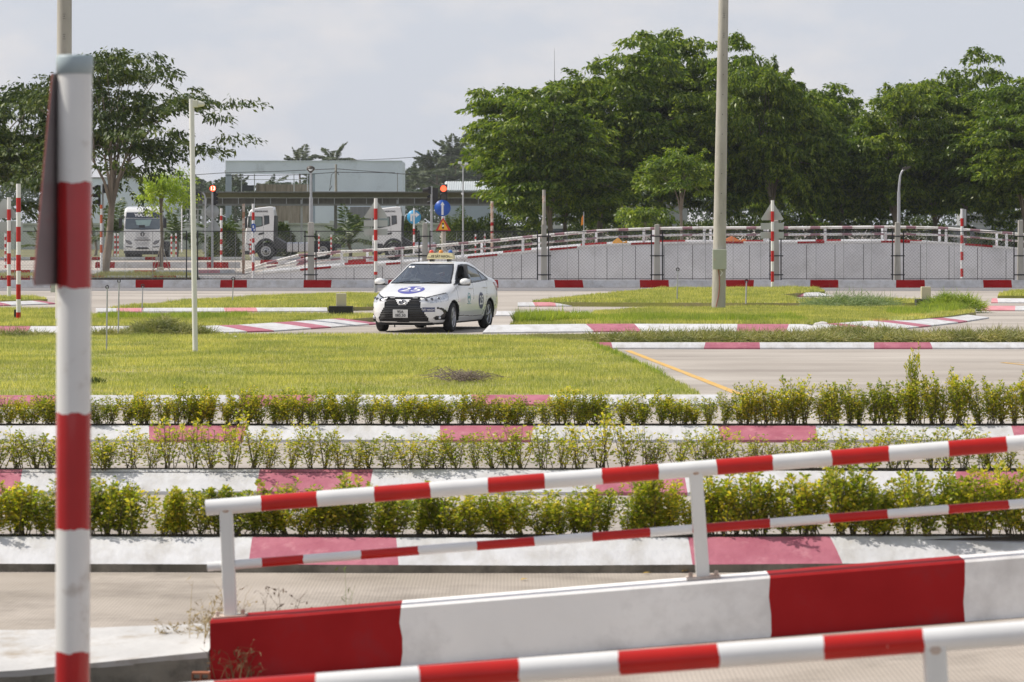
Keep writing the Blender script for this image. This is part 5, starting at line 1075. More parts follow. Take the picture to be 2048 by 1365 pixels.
# ------------------------------------------------------------ tractor trucks
M_tw = mat('white_truck_paint', (.74, .74, .73), .3, .03, 2, coat=.5); M_tb = mat('truck_black_plastic', (.03, .031, .035), .5, .1, 4); M_tg = glass('truck_glass', (.30, .38, .40), .10)
def truck(label, loc, rz, text_front):
    t = thing('tractor_truck', label, 'truck', loc, rz, 'white tractor trucks in the yard')
    W2 = 1.16                                       # x forward, front bumper at x = 0, ground z = 0
    prof = [(-.02, .58), (0, .75), (-.005, 1.20), (-.03, 1.75), (-.08, 2.05), (-.16, 2.55), (-.27, 2.98), (-.40, 3.12), (-.60, 3.20), (-1.5, 3.30), (-1.72, 3.28), (-1.82, 2.75), (-1.80, 2.70), (-1.76, 1.35)]
    arch = [(-1.30 + .62*math.cos(a), .58 + .72*math.sin(a)) for a in np.linspace(math.radians(140), math.radians(8), 14)]
    prof = prof + [(-1.80, 1.35)][:0] + arch + [(-.66, .58)]
    b = MB(); n = len(prof)
    ys = [(-W2, .965), (-W2+.06, .99), (-W2+.14, 1.0), (W2-.14, 1.0), (W2-.06, .99), (W2, .965)]; vs = []
    for yy, s_ in ys:
        for px, pz in prof:
            ins = (1-s_)*2.2 if pz > .9 and px > -.5 else 0; vs.append((px - ins, yy*(1 - max(0, pz-2.5)*.03), pz - ((1-s_)*1.3 if pz > 3.0 else 0)))
    m_ = len(ys); b.add(vs, [(k*n+i, k*n+(i+1) % n, (k+1)*n+(i+1) % n, (k+1)*n+i) for k in range(m_-1) for i in range(n)], 0, False)
    b.add(vs[:n], [tuple(range(n-1, -1, -1))]); b.add(vs[-n:], [tuple(range(n))])
    b.build('cab', M_tw, t, local=True)
    fx = lambda z: float(np.interp(z, [.58, .75, 1.20, 1.75, 2.05, 2.55, 2.98, 3.12], [-.02, 0, -.005, -.03, -.08, -.16, -.27, -.40]))
    def fpoly(name, pts, m, off=.012, parent=t, th=.02):
        b = MB(); vs = [(fx(z)+off, y, z) for y, z in pts] + [(fx(z)+off-th, y, z) for y, z in pts]; k = len(pts); b.add(vs, [tuple(range(k)), tuple(range(2*k-1, k-1, -1))] + [(i, (i+1) % k, k+(i+1) % k, k+i) for i in range(k)]); return b.build(name, m, parent, local=True)
    sym = lambda pts: pts + [(-y, z) for y, z in reversed(pts)]
    fpoly('visor_panel', sym([(0, 2.93), (1.00, 2.93), (1.04, 2.60), (0, 2.58)]), mat('visor_grey', (.05, .06, .08), .3), .02)
    fpoly('windscreen', sym([(0, 2.56), (1.05, 2.56), (1.07, 1.98), (1.02, 1.90), (0, 1.86)]), mat('truck_windscreen', [(.06, .08, .10), (.12, .15, .17)], .08, scale=.8, coat=1), .014)
    fpoly('windscreen_light_patch', [(-.45, 2.46), (.55, 2.50), (.42, 2.12), (.15, 2.08), (-.38, 2.18)], mat('painted_through_light', (.26, .36, .35), .15), .018, th=.004)  # opaque patch on the windscreen, daylight through the cab put into its colour
    fpoly('dash_item', [(-.22, 2.16), (.14, 2.16), (.14, 1.99), (-.22, 1.99)], M_tb, .020, th=.003)
    for sg in (-1, 1):
        b = MB(); b.path([(fx(1.9)+.03, sg*.75, 1.90), (fx(1.95)+.03, sg*.35, 1.97), (fx(1.9)+.03, sg*.12, 1.92)], .012, 5); b.build('wiper', M_tb, t, local=True)
    g = fpoly('grille_panel', sym([(0, 1.72), (.40, 1.72), (.44, 1.22), (.40, .82), (0, .80)]), mat('grille_white', (.60, .60, .60), .4), .012)
    for k in range(5):
        b = MB(); b.box((fx(1.4-.1*k)+.016, 0, 1.42-.028*k*0-.03*k), (.01, .70-.03*k, .010)); b.build('grille_line', mat('grille_grey', (.32, .32, .33), .5), g, local=True)
    for k in range(4):
        b = MB(); b.box((fx(1.1)+.016, 0, 1.07-.045*k), (.01, .66-.03*k, .010)); b.build('grille_line', MATS['grille_grey'], g, local=True)
    fpoly('grille_slot', sym([(0, 1.255), (.48, 1.265), (.52, 1.225), (0, 1.205)]), M_tb, .03)
    fpoly('lower_intake', sym([(0, .80), (.30, .80), (.44, .69), (0, .67)]), M_tb, .03)
    for sg in (-1, 1):
        h_ = fpoly('headlight', [(sg*y, z) for y, z in ((1.06, 1.24), (.78, 1.19), (.64, 1.05), (.66, .98), (.80, .96), (.98, 1.08))], M_tb, .02)
        fpoly('headlight_lens', [(sg*y, z) for y, z in ((.98, 1.18), (.80, 1.16), (.68, 1.05), (.70, 1.00), (.80, .99), (.94, 1.09))], mat('truck_lamp', (.30, .30, .31), .15, metal=.5), .026, h_, .004)
        fpoly('fog_slot', [(sg*y, z) for y, z in ((1.02, .86), (.66, .84), (.60, .78), (.98, .80))], M_tb, .025)
        # side windows, handle, mirrors, steps
        def spoly(name, pts, m, off=.012, parent=t):
            b = MB(); yy = sg*(W2+off); vs = [(x_, sg*((W2)*(1-max(0, z-2.5)*.03)+off), z) for x_, z in pts] + [(x_, sg*(W2-.05), z) for x_, z in pts]; k = len(pts)
            b.add(vs, [tuple(range(k)), tuple(range(2*k-1, k-1, -1))] + [(i, (i+1) % k, k+(i+1) % k, k+i) for i in range(k)]); return b.build(name, m, parent, local=True)
        wf = spoly('window_frame', [(-.22, 2.70), (-1.10, 2.68), (-1.12, 2.10), (-.45, 1.96), (-.20, 2.0)], mat('window_rubber', (.05, .05, .05), .6), .006)
        spoly('side_window', [(-.30, 2.64), (-1.03, 2.64), (-1.05, 2.15), (-.50, 2.02), (-.30, 2.05)], mat('truck_side_glass', [(.10, .15, .14), (.20, .27, .25)], .08, scale=2, coat=1), .012, wf)
        wf = spoly('window_frame', [(-1.18, 2.74), (-1.50, 2.75), (-1.52, 2.24), (-1.19, 2.14)], MATS['window_rubber'], .006)
        spoly('side_window', [(-1.23, 2.70), (-1.46, 2.70), (-1.48, 2.28), (-1.23, 2.20)], mat('dark_side_glass', (.04, .05, .06), .08, coat=1), .012, wf)
        spoly('door_handle', [(-.86, 1.65), (-1.20, 1.73), (-1.20, 1.60), (-.82, 1.53)], M_tb)
        spoly('door_seam', [(-1.145, 2.8), (-1.155, 2.8), (-1.155, 1.3), (-1.145, 1.3)], M_tb, .006)
        arch_o = [(-1.30 + .70*math.cos(a), .50 + .85*math.sin(a)) for a in np.linspace(math.radians(160), math.radians(5), 18)]; arch_i = [(-1.30 + .60*math.cos(a), .50 + .72*math.sin(a)) for a in np.linspace(math.radians(5), math.radians(160), 18)]
        spoly('mudguard', arch_o + arch_i, M_tb, .02)
        spoly('bumper_side', [(-.02, 1.02), (-.62, 1.02), (-.74, .75), (-.70, .45), (-.25, .42), (-.25, .95)], M_tb, .016)
        b = MB(); b.box((-.10, sg*1.36, 2.28), (.14, .20, .62)); b.path([(-.2, sg*1.1, 2.68), (-.12, sg*1.25, 2.68), (-.10, sg*1.36, 2.60)], .025, 5); b.build('wing_mirror', M_tb, t, local=True, bevel=.03)
        b = MB()
        for z in (.55, .85): b.box((-2.0, sg*1.02, z), (.45, .22, .04))
        b.build('step', M_tb, t, local=True)
    b = MB(); b.box((-1.82, 0, 2.0), (.12, 2.24, 1.45)); b.prism([(-1.78, 1.4), (-1.9, 1.4), (-2.62, .98), (-2.62, .7), (-1.9, .7)], lambda u, v, w_: (u, -1.0+w_, v), 2.0); b.build('cab_rear', M_tb, t, local=True)
    b = MB(); b.box((-.25, 0, .47), (.5, 2.2, .24)); b.build('front_underrun', M_tb, t, local=True, bevel=.03)
    b = MB()
    for sg in (-1, 1): b.box((-3.4, sg*.42, .88), (4.9, .09, .26))
    b.box((-5.6, 0, .88), (.12, .9, .2)); b.box((-4.7, 0, 1.12), (1.0, .95, .10)); b.box((-3.0, 0, .8), (.6, .9, .3)); b.build('chassis', M_tb, t, local=True)
    for sg in (-1, 1):
        b = MB(); b.box((-3.22, sg*.86, .80), (1.36, .58, .60)); tk = b.build('fuel_tank', mat('polished_aluminium', (.58, .58, .60), .3, .05, 4, metal=.7), t, local=True, bevel=.09)
        for k in range(4):
            b = MB(); b.box((-2.56-k*.37, sg*.87, .80), (.06, .61, .63)); b.build('tank_strap', M_tb, tk, local=True, bevel=.08)
        b = MB(); b.prism([(-4.20, .62), (-4.25, .9), (-4.45, 1.14), (-5.15, 1.14), (-5.38, .9), (-5.42, .62), (-5.36, .62), (-5.3, .88), (-5.1, 1.08), (-4.5, 1.08), (-4.32, .88), (-4.27, .62)], lambda u, v, w_: (u, sg*(.62+w_), v), .52); b.build('rear_mudguard', M_tb, t, local=True)
        for wx in (-1.30, -4.80):
            wl = bpy.data.objects.new('wheel', None); col.objects.link(wl); wl.parent = t; wl.location = (wx, sg*(1.0 if wx > -2 else .88), .55); a = (0, sg, 0); h = .15 if wx > -2 else .29
            b = MB(); b.lathe([(.30, -h), (.50, -h), (.55, -h+.04), (.55, h-.04), (.50, h), (.31, h-.01)], (0, 0, 0), a, 36); b.build('tyre', M_rubber, wl, local=True)
            dp = .03 if wx > -2 else -.12
            b = MB(); b.lathe([(.31, h-.01), (.295, h-.005), (.27, h-.06), (.24, h-.03+dp), (.12, h+dp), (.10, h+dp+.05), (.0001, h+dp+.06)], (0, 0, 0), a, 30); b.build('rim', mat('truck_rim_grey', (.55, .55, .56), .4, metal=.4), wl, local=True)
            b = MB()
            for k in range(10): th = 2*math.pi*k/10; b.lathe([(.0001, 0), (.036, 0), (.036, -.01)], (math.cos(th)*.20, sg*(h+dp+.005), math.sin(th)*.20), a, 8)
            b.lathe([(.0001, .065), (.09, .055)], (0, sg*(h+dp), 0), a, 14); b.build('rim_holes', M_black, wl, local=True)
    if text_front:
        text('YUCHAI', .23, 'visor_letters', M_sw, t, frame((fx(2.76)+.026, .02, 2.76), (0, 1, 0), (-.22, 0, 1)), .004, .012, 1.25)
    b = MB(); c = Vector((fx(1.6)+.03, 0, 1.60)); b.path([c + Vector((0, math.cos(a)*.12, math.sin(a)*.12)) for a in np.linspace(0, 2*math.pi, 24)], .018, 6)
    for s_ in (0, math.pi): b.path([c + Vector((.0, math.cos(a+s_)*.06 + math.cos(s_)*.01, math.sin(a+s_)*.08)) for a in np.linspace(-1.2, 1.2, 8)], [.006, .016, .022, .026, .026, .022, .014, .006], 5)
    b.build('front_emblem', M_tb, t, local=True)
    for sg in (-1, 1):
        text('KINGRUONG', .135, 'side_letters', M_ink, t, frame((-1.05, sg*(W2*.985+.012), 2.99), (-sg, 0, 0), (0, 0, 1)), .003, .003, .9)
        b = MB(); b.box((-.62 if sg < 0 else -.62, sg*(W2*.985+.01), 3.0), (.07, .01, .10)); b.build('side_mark', M_ink, t, local=True)
    return t
dT = dist(521)
truck('white tractor truck facing the camera behind the staked sapling', (X_(285, dT), dT, 0), -math.pi/2, True)
truck('white tractor truck seen side-on with silver fuel tank, left of the lamp post', (X_(489.5, dT), dT+1.1, 0), math.pi, True)
truck('white tractor truck partly hidden behind the grey triangular sign left of the car', (X_(744.5, dT), dT+1.1, 0), math.pi, True)

# ------------------------------------------------------------ shed, buildings, yard wall
dS = 262.0
def wbox(b, x0, x1, y0, y1, d, dep, mi=0): a, c = P(x0, y1, d), P(x1, y0, d); b.box(((a.x+c.x)/2, d+dep/2, (a.z+c.z)/2), (c.x-a.x, dep, c.z-a.z), mi=mi)
t = thing('open_shed', 'long open shed with a grey sheet roof behind the trucks', 'shed', P(690, 505, dS)); M_shed = mat('grey_roof_sheet', [(.13, .12, .11), (.19, .18, .165)], .7, scale=.6, stretch=(8, 1, 1)); M_trim = mat('grey_steel_trim', (.22, .22, .22), .6, .08, 2)
b = MB(); xa, xb = X_(395, dS), X_(986, dS); z1, z2 = P(0, 384.5, dS).z, P(0, 397, dS).z
b.add([(xa, dS, z1), (xb, dS, z1), (xb, dS, z1-.06), (xa, dS, z1-.06), (xa, dS+8, P(0, 396, dS+8).z+.06), (xb, dS+8, P(0, 396, dS+8).z+.06), (xa, dS+8, P(0, 396, dS+8).z), (xb, dS+8, P(0, 396, dS+8).z)], [(0, 1, 2, 3), (0, 1, 5, 4), (3, 2, 7, 6)]); b.build('roof_sheet', M_shed, t)
b = MB(); wbox(b, 395, 986, 383.6, 385.4, dS-.1, .1); wbox(b, 395, 986, 408, 412, dS+.4, .3); b.build('roof_edge', M_trim, t)
b = MB(); wbox(b, 395, 986, 396, 409, dS+1.2, .1); b.build('gable_board', M_shed, t)
b = MB(); [wbox(b, x, x+1.6, 396, 409, dS+.9, .1) for x in range(412, 980, 32)]; b.build('truss_strut', M_galv, t)
b = MB(); wbox(b, 398, 986, 395.6, 397, dS+.8, .1); b.build('purlin', M_galv, t)
for x in (405, 601, 793, 982):
    b = MB(); wbox(b, x, x+4, 400, 506, dS+.8, .2); b.build('column', M_galv, t)
b = MB(); wbox(b, 668, 674, 405, 506, dS+2, .3); b.build('column', M_trim, t)
# blue-grey hall
dB = 300.0; M_blue_w = mat('pale_blue_grey_wall', (.70, .77, .83), .85, .05, .4, dirt=(.36, .40, .42), dscale=.6, dpos=(.55, .85)); M_blue_d = mat('blue_grey_pillar', (.36, .42, .48), .8, .05, 1)
t = thing('concrete_hall', 'flat-roofed pale blue-grey building with a long opening below its parapet', 'building', P(630, 500, dB))
b = MB(); wbox(b, 451, 630, 323, 348, dB, .5); wbox(b, 630, 804, 323, 500, dB, 9); wbox(b, 451, 804, 321.5, 323, dB-.1, .8); b.build('wall', M_blue_w, t)
b = MB(); [wbox(b, x, x+6, 348, 500, dB+.1, .4) for x in (451, 456.5, 618, 625)]; b.build('pillar', M_blue_d, t)
b = MB(); wbox(b, 512, 618, 369, 500, dB+3, 4); b.build('stained_tank_wall', mat('stained_tank_concrete', [(.20, .17, .13), (.36, .31, .25)], .9, scale=1.6, stretch=(2.5, 1, .3), dirt=(.13, .11, .08), dscale=1.5, dpos=(.5, .7)), t)
b = MB(); wbox(b, 484, 508, 371, 382, dB+2.5, 1); b.build('dark_bin', mat('dark_grey_thing', (.05, .055, .06), .7), t)
b = MB()
for x in (482, 508, 587, 614): wbox(b, x, x+1.8, 348, 384, dB+2, .12)
for y in (359,): wbox(b, 482, 616, y, y+1.2, dB+2, .1)
b.build('railing', mat('light_grey_rail', (.55, .57, .58), .6), t)
b = MB(); wbox(b, 700, 742, 414, 500, dB-2, .3); b.build('corrugated_panel', mat('corrugated_grey', [(.17, .17, .18), (.28, .28, .29)], .7, scale=3, stretch=(4, 1, .02)), t)
t = thing('storage_hall', 'long blue-grey low wall building behind the front-facing truck', 'building', P(270, 500, 305)); b = MB(); wbox(b, 120, 347, 356, 500, 305, 8); b.build('wall', M_blue_w, t); b = MB(); wbox(b, 118, 349, 355, 357, 304.9, 8.4); b.build('roof_edge', M_trim, t)
t = thing('roadside_building', 'grey building with pale roof seen between the tree trunks', 'building', P(1300, 470, 330)); b = MB(); wbox(b, 1225, 1375, 412, 475, 330, 6); b.build('wall', mat('grey_building', (.30, .31, .32), .8), t); b = MB(); wbox(b, 1222, 1378, 409, 413, 329.8, 6.6); b.build('roof_edge', M_trim, t)
t = thing('roadside_building', 'low grey building half hidden behind the rightmost trees', 'building', P(2000, 450, 320)); b = MB(); wbox(b, 1930, 2120, 428, 480, 320, 6); b.build('wall', MATS['grey_building'], t)
t = thing('metal_roof_building', 'building with a light ribbed metal roof right of the traffic light', 'building', P(930, 420, 290)); M_rib2 = mat('ribbed_metal_roof', [(.30, .33, .33), (.62, .66, .66)], .5, scale=1, metal=.3)
b = MB(); a, c = P(888, 382, 290), P(1000, 363, 290)
N_ = 48
for i in range(N_):
    x0, x1 = a.x+(c.x-a.x)*i/N_, a.x+(c.x-a.x)*(i+1)/N_; dz = .06 if i % 2 else 0; b.add([(x0, 290-dz*2, a.z+dz), (x1, 290-dz*2, a.z+dz), (x1, 294-dz, c.z+dz), (x0, 294-dz, c.z+dz)], [(0, 1, 2, 3)])
b.build('roof_sheet', mat('pale_metal_roof', (.62, .66, .66), .5, .04, 1), t); b = MB(); wbox(b, 890, 1005, 382, 505, 290.5, 3.5); b.build('wall', M_blue_d, t)
# yard wall with pillars
t = thing('yard_wall', 'pale green white boundary wall with pillars behind the trucks', 'wall', P(540, 506, 285)); M_yw = mat('pale_green_wall', (.50, .54, .49), .85, .06, .5, dirt=(.33, .37, .30), dscale=.7, dpos=(.5, .8))
b = MB(); wbox(b, -200, 880, 449, 506, 285, .2); wbox(b, -200, 880, 446.5, 449, 284.9, .4); b.build('wall_face', M_yw, t)
b = MB(); [wbox(b, x, x+8, 442, 506, 284.7, .5) for x in range(-160, 880, 91)]; b.build('pillar', M_yw, t)
b = MB(); [wbox(b, -200, 880, y, y+.7, 270, .05) for y in (451.5, 454)]; [wbox(b, x, x+.8, 451, 506, 270, .05) for x in range(-160, 880, 60)]; f_ = b.build('wire_rail', M_black, t)
# pale gate frame and stair behind
t = thing('gate_frame', 'white barred gate frame behind the traffic countdown', 'gate', P(395, 500, 280)); b = MB()
for x in range(347, 412, 8): wbox(b, x, x+1.5, 418, 455, 280, .1)
for y in (418, 430, 443): wbox(b, 347, 412, y, y+1.6, 280, .1)
wbox(b, 343, 414, 455, 460, 279.8, .6); b.build('bars', mat('gate_white', (.60, .61, .60), .6), t)
# masts, lamps, wires
def simple_pole(px, yb, yt, wpx, d, name, label, cat, m, extra=None):
    t = thing(name, label, cat, P(px, yb, d)); b = MB(); b.tube(P(px, yb, d), P(px, yt, d), wpx/2/F*d, wpx/2/F*d*.8, 10); b.build('pole', m, t); return t
t = simple_pole(926, 508, 340, 3.6, 190, 'street_lamp', 'pale street lamp with two short arms beside the traffic light', 'street lamp', M_galv)
b = MB(); b.path([P(926, 342, 190), P(925, 334, 190), P(921, 329, 190)], .035, 6); b.path([P(926, 342, 190), P(927.5, 334, 190), P(932, 330, 190)], .035, 6); b.build('arm', M_galv, t)
b = MB(); b.box(P(920, 326, 190), (.22, .4, .14)); b.box(P(933, 328, 190), (.20, .4, .12)); b.build('lamp_head', mat('lamp_head_pale', (.55, .57, .58), .5), t, bevel=.03); b = MB(); b.lathe([(.0001, -.08), (.07, 0), (.0001, .08)], P(924.5, 388, 189.8), (0, 0, 1), 12); b.build('small_globe', M_sw, t)
t = simple_pole(363.5, 505, 374, 2.6, 200, 'street_lamp', 'thin white pole with a small lamp above the staked sapling', 'street lamp', M_gwhite); b = MB(); b.lathe([(.0001, -.09), (.07, 0), (.0001, .09)], P(363.5, 372, 200), (0, 0, 1), 12); b.build('lamp_globe', M_sw, t)
t = thing('street_lamp', 'curved grey pole with a box floodlight right of the slim white pole', 'street lamp', P(411, 515, 195)); b = MB(); b.path([P(411, 515, 195), P(411, 400, 195), P(409, 390, 195), P(405, 386, 195)], .05, 6); b.build('pole', M_galv, t); b = MB(); b.box(P(396, 388, 195), (.34, .2, .2)); b.build('lamp_head', M_black, t)
t = simple_pole(672, 400, 329, 5.5, 275, 'utility_pole', 'grey concrete pole carrying wires in front of the blue-grey building', 'pole', M_pole)
t = simple_pole(795, 440, 346, 1.8, 280, 'utility_pole', 'thin dark pole near the right end of the blue-grey building', 'pole', M_trim)
t = simple_pole(1109, 480, 160, 3, 330, 'radio_mast', 'thin antenna mast rising above the large tree', 'mast', M_galv); b = MB(); b.tube(P(1109, 162, 330), P(1109, 97, 330), .04, .015, 6); b.build('antenna', M_galv, t)
simple_pole(1003, 500, 400, 1.6, 200, 'thin_pole', 'thin pale pole left of the rusty post under the large tree', 'pole', M_galv) if False else None
for pts, lb in ((((300, 356, 275), (450, 346, 275), (560, 343, 275), (672, 338, 275), (800, 348, 275), (960, 358, 275)), 'sagging black wires in front of the blue-grey building'), (((450, 352, 275), (600, 350, 275), (672, 345, 275), (790, 346, 275)), 'lower wire ending at the thin dark pole'), (((640, 324, 340), (780, 318, 340), (860, 313, 340), (960, 310, 340)), 'high thin wire above the blue-grey building roof')):
    b = MB(); b.path([P(*q) for q in pts], .035, 4); setp(b.build('overhead_wire', mat('wire_black', (.06, .06, .06), .7)), lb, 'wire')
b = MB(); pts = [P(664, 372, 274.5), P(659, 382, 274.5), P(663, 350, 274.5), P(672, 342, 274.5), P(678, 350, 274.5)]; b.path(pts, .03, 4); setp(b.build('cable_coil', MATS['wire_black']), 'loose cable coil hanging on the concrete pole', 'cable')
t = simple_pole(1167.5, 485, 424, 2, 200, 'flag', 'orange flag on a thin pole between the tree trunks', 'flag', M_galv); b = MB(); b.prism([(1166.5, 430), (1163, 436), (1162, 452), (1166.5, 449)], lambda u, v, w_: P(u, v, 200) + Vector((0, w_, 0)), .02); b.build('flag_cloth', mat('orange_cloth', (.75, .25, .02), .8), t)
# parked vans far right and centre
def van(px, lb, d=250, s=1.0, c_=(.62, .63, .64)):
    t = thing('parked_van', lb, 'van', (X_(px, d), d, 0)); b = MB(); q = t.location; m = mat('van_paint', c_, .3, coat=.5)
    b.prism([(-2.3, .35), (2.2, .35), (2.3, .9), (2.1, 1.15), (1.35, 1.95), (1.0, 2.1), (-2.2, 2.1), (-2.35, 1.9)], lambda u, v, w_: (q.x+u*s, q.y+w_, q.z+v), 1.7); b.build('body', m, t, bevel=.1)
    b = MB(); b.prism([(-2.1, 1.25), (1.95, 1.25), (1.30, 1.85), (-2.1, 1.85)], lambda u, v, w_: (q.x+u*s, q.y-.015+w_, q.z+v), .05); b.build('window_band', mat('truck_windscreen', (.06, .08, .10), .08), t)
    for wx in (-1.4, 1.4):
        wl = bpy.data.objects.new('wheel', None); col.objects.link(wl); wl.parent = t; wl.location = (wx*s, .1, .34); b = MB(); b.lathe([(.18, -.12), (.34, -.1), (.34, .1), (.18, .12)], (0, 0, 0), (0, -1, 0), 20); b.build('tyre', M_rubber, wl, local=True); b = MB(); b.lathe([(.0001, .09), (.18, .1)], (0, 0, 0), (0, -1, 0), 16); b.build('rim', M_rim, wl, local=True)
van(2005, 'pale parked van at the far right below the trees'); van(1915, 'pale parked van left of the rightmost one behind the striped post'); van(1125, 'pale parked van between the trunks of the large trees', 255)
# motorbike-like clutter: a row of parked cars behind the ramp, mostly hidden
# ------------------------------------------------------------ trees
def crown_arrays(seed, env, tufts, per, leaf, rt=(.8, 1.5), droop=.35, fill=.55, low=-.25):
    """env(u) -> radius of the crown in direction u (n,3). Tufts are umbrella-like sprays of drooping leaves."""
    r = np.random.default_rng(seed); u = unit(r.normal(size=(tufts, 3))*[1, 1, .9]); u[:, 2] = np.where(u[:, 2] < low, -u[:, 2]*.6, u[:, 2]); u = unit(u)
    R = env(u); rad = R*np.where(r.random(tufts) < fill, r.uniform(.80, 1.03, tufts), r.uniform(.30, .85, tufts)); tc = u*rad[:, None]
    R_t = r.uniform(*rt, tufts); n = tufts*per; ti = np.repeat(np.arange(tufts), per)
    # fronds: each tuft has some arms, leaves sit along the arms
    arms = 9; arm = r.integers(0, arms, n); a0 = r.uniform(0, 2*np.pi, tufts)[ti] + arm*2*np.pi/arms + r.normal(0, .12, n)
    s = np.sqrt(r.random(n))*R_t[ti]; outx = u[ti, 0]*.55; outy = u[ti, 1]*.55
    dx, dy = np.cos(a0)+outx, np.sin(a0)+outy
    c = tc[ti] + np.stack([dx*s, dy*s, -droop*s*s/R_t[ti] + r.normal(0, .10, n)], 1)
    d = np.stack([dx*.5 + r.normal(0, .45, n), dy*.5 + r.normal(0, .45, n), -.55 + r.normal(0, .35, n)], 1)
    L = leaf*r.uniform(.6, 1.3, n)
    # sprays: arching twigs pushing out of the crown with leaves hanging from both sides
    ns = tufts//3; us = unit(r.normal(size=(ns, 3))*[1, 1, .8] + [0, 0, .35]); p0 = us*env(us)[:, None]*.86; ln = r.uniform(.9, 2.0, ns)*rt[1]; dirs = unit(us*[1, 1, .45] + r.normal(0, .25, (ns, 3)) + [0, 0, .25]); m = per//2
    si = np.repeat(np.arange(ns), m); s = r.random(ns*m)**.8; cs = p0[si] + dirs[si]*(ln[si]*s)[:, None] - np.stack([s*0, s*0, ln[si]*.42*s*s], 1) + r.normal(0, .06, (ns*m, 3))
    sd = unit(np.cross(dirs, [0, 0, 1.]))[si]*r.choice([-1, 1], ns*m)[:, None]; dsv = sd*.8 + dirs[si]*.6 + np.array([0, 0, -.65]) + r.normal(0, .25, (ns*m, 3))
    c = np.concatenate([c, cs]); d = np.concatenate([d, dsv]); L = np.concatenate([L, leaf*1.15*(1.1-.5*s)])
    V, Q = leafquads(c, d, L, L*.40, r, .45); return V, Q, tc
def lump_env(rx, ry, rz, seed, amp=.22):
    r = np.random.default_rng(seed); ks = r.normal(size=(6, 3))*1.6; ph = r.uniform(0, 6.28, 6)
    def env(u):
        e = 1/np.sqrt((u[:, 0]/rx)**2 + (u[:, 1]/ry)**2 + (u[:, 2]/rz)**2); return e*(1 + amp*np.sin(u@ks.T*1.7 + ph).mean(1)*2.2)
    return env
def tree_parts(seed, h, cz, rx, ry, rz, tufts, per, leaf, lm, trunk_r=.22, fork=.32, limbs=7, cx=0, rt=(.8, 1.5), amp=.22, droop=.35, fill=.55, lean=0, env=None, low=-.25):
    env = env or lump_env(rx, ry, rz, seed, amp); V, Q, tc = crown_arrays(seed, env, tufts, per, leaf, rt, droop, fill, low); V = V + [cx, 0, cz]; tc = tc + [cx, 0, cz]
    r = np.random.default_rng(seed+9); b = MB(); fz = h*fork
    base = np.array([0, 0, -.1]); fk = np.array([lean, 0, fz]); b.path([base, base*.5+fk*.5+[.05, 0, 0], fk], [trunk_r*1.35, trunk_r*1.02, trunk_r*.85], 9)
    ends = tc[r.choice(len(tc), min(limbs*4, len(tc)), replace=False)]
    for k in range(limbs):
        g = ends[k*4:(k+1)*4]; 
        if len(g) < 1: break
        mid = fk + (g.mean(0)-fk)*.5 + [0, 0, .35]; b.path([fk-[0, 0, .15], fk*.6+mid*.4+[0, 0, .25], mid], [trunk_r*.62, trunk_r*.42, trunk_r*.30], 6)
        for e in g: b.path([mid-(mid-fk)*.05, mid*.5+e*.5+[0, 0, .3], e], [trunk_r*.26, trunk_r*.16, .012], 5)
    return V, Q, b
def make_tree(name, label, px, ybase, d, leafmat, group=None, cat='tree', **k):
    V, Q, b = tree_parts(**k); p = Vector((X_(px, d), d, 0)); t = thing(name, label, cat, p, group=group)
    fast("crown", V, Q, leafmat, t); b.build('trunk', M_bark, t, local=True); return t
# proto trees for the big group, reused with turns and scales
protos = []
for i, (sd, rx, ry, rz) in enumerate(((201, 5.3, 4.6, 5.2), (202, 4.9, 4.8, 5.6), (203, 5.2, 4.4, 5.0))):
    V, Q, b = tree_parts(sd, 13.5, 7.6, rx, ry, rz, 330, 150, .38, M_leaf, .2, .22, 9, rt=(.55, 1.35), amp=.42, low=-.8, fill=.68)
    me = fast('crown', V, Q, M_leaf); mt = b.build('trunk', M_bark); protos.append((me.data, mt.data)); bpy.data.objects.remove(me); bpy.data.objects.remove(mt)
def put(i, px, d, s, sz, rz, label, dark=False):
    t = thing('broadleaf_tree', label, 'tree', (X_(px, d), d, 0), rz, 'large trees beyond the ramp'); t.scale = (s, s, sz)
    for me, nm in zip(protos[i], ('crown', 'trunk')):
        o = bpy.data.objects.new(nm, me); col.objects.link(o); o.parent = t
# (heights: proto top is about 12.9 m)
put(0, 1100, 214, .88, .84, .4, 'leftmost of the large trees beyond the ramp, brightest at its left edge')
put(1, 1200, 222, 1.0, 1.04, 1.9, 'tall large tree second from the left beyond the ramp')
put(2, 1320, 228, .98, 1.10, 3.3, 'tallest crown of the large trees, left of the concrete utility pole')
put(0, 1440, 226, .90, .95, 4.6, 'large tree right behind the concrete utility pole')
put(1, 1545, 222, .72, 1.05, 5.2, 'large tree with a high crown just right of the concrete utility pole')
put(2, 1680, 232, .82, .85, .9, 'lower large tree at the dip in the tree line left of the curved lamp')
put(0, 1790, 224, .78, .88, 2.4, 'large tree above the curved street lamp')
put(1, 1930, 226, .74, 1.0, 3.9, 'large tree with a tufted peak above the far right striped post')
put(2, 2050, 220, .88, .84, 1.2, 'large tree cut by the right edge of the photo')
put(1, 1130, 236, .80, .70, 2.9, 'dark tree filling the gap behind the two leftmost large trees')
put(2, 1620, 243, .9, .68, 4.4, 'dark tree behind the dip in the tree line')
put(0, 1870, 240, .9, .72, 5.9, 'dark tree behind the two rightmost large trees')
make_tree('young_tree', 'young broad tree with a pale forked trunk left of the utility pole', 1362, 0, 200, M_leaf, seed=301, h=6.6, cz=5.0, rx=1.8, ry=1.9, rz=1.5, low=-.5, tufts=56, per=100, leaf=.26, lm=None, trunk_r=.10, fork=.42, limbs=5, rt=(.45, .8))
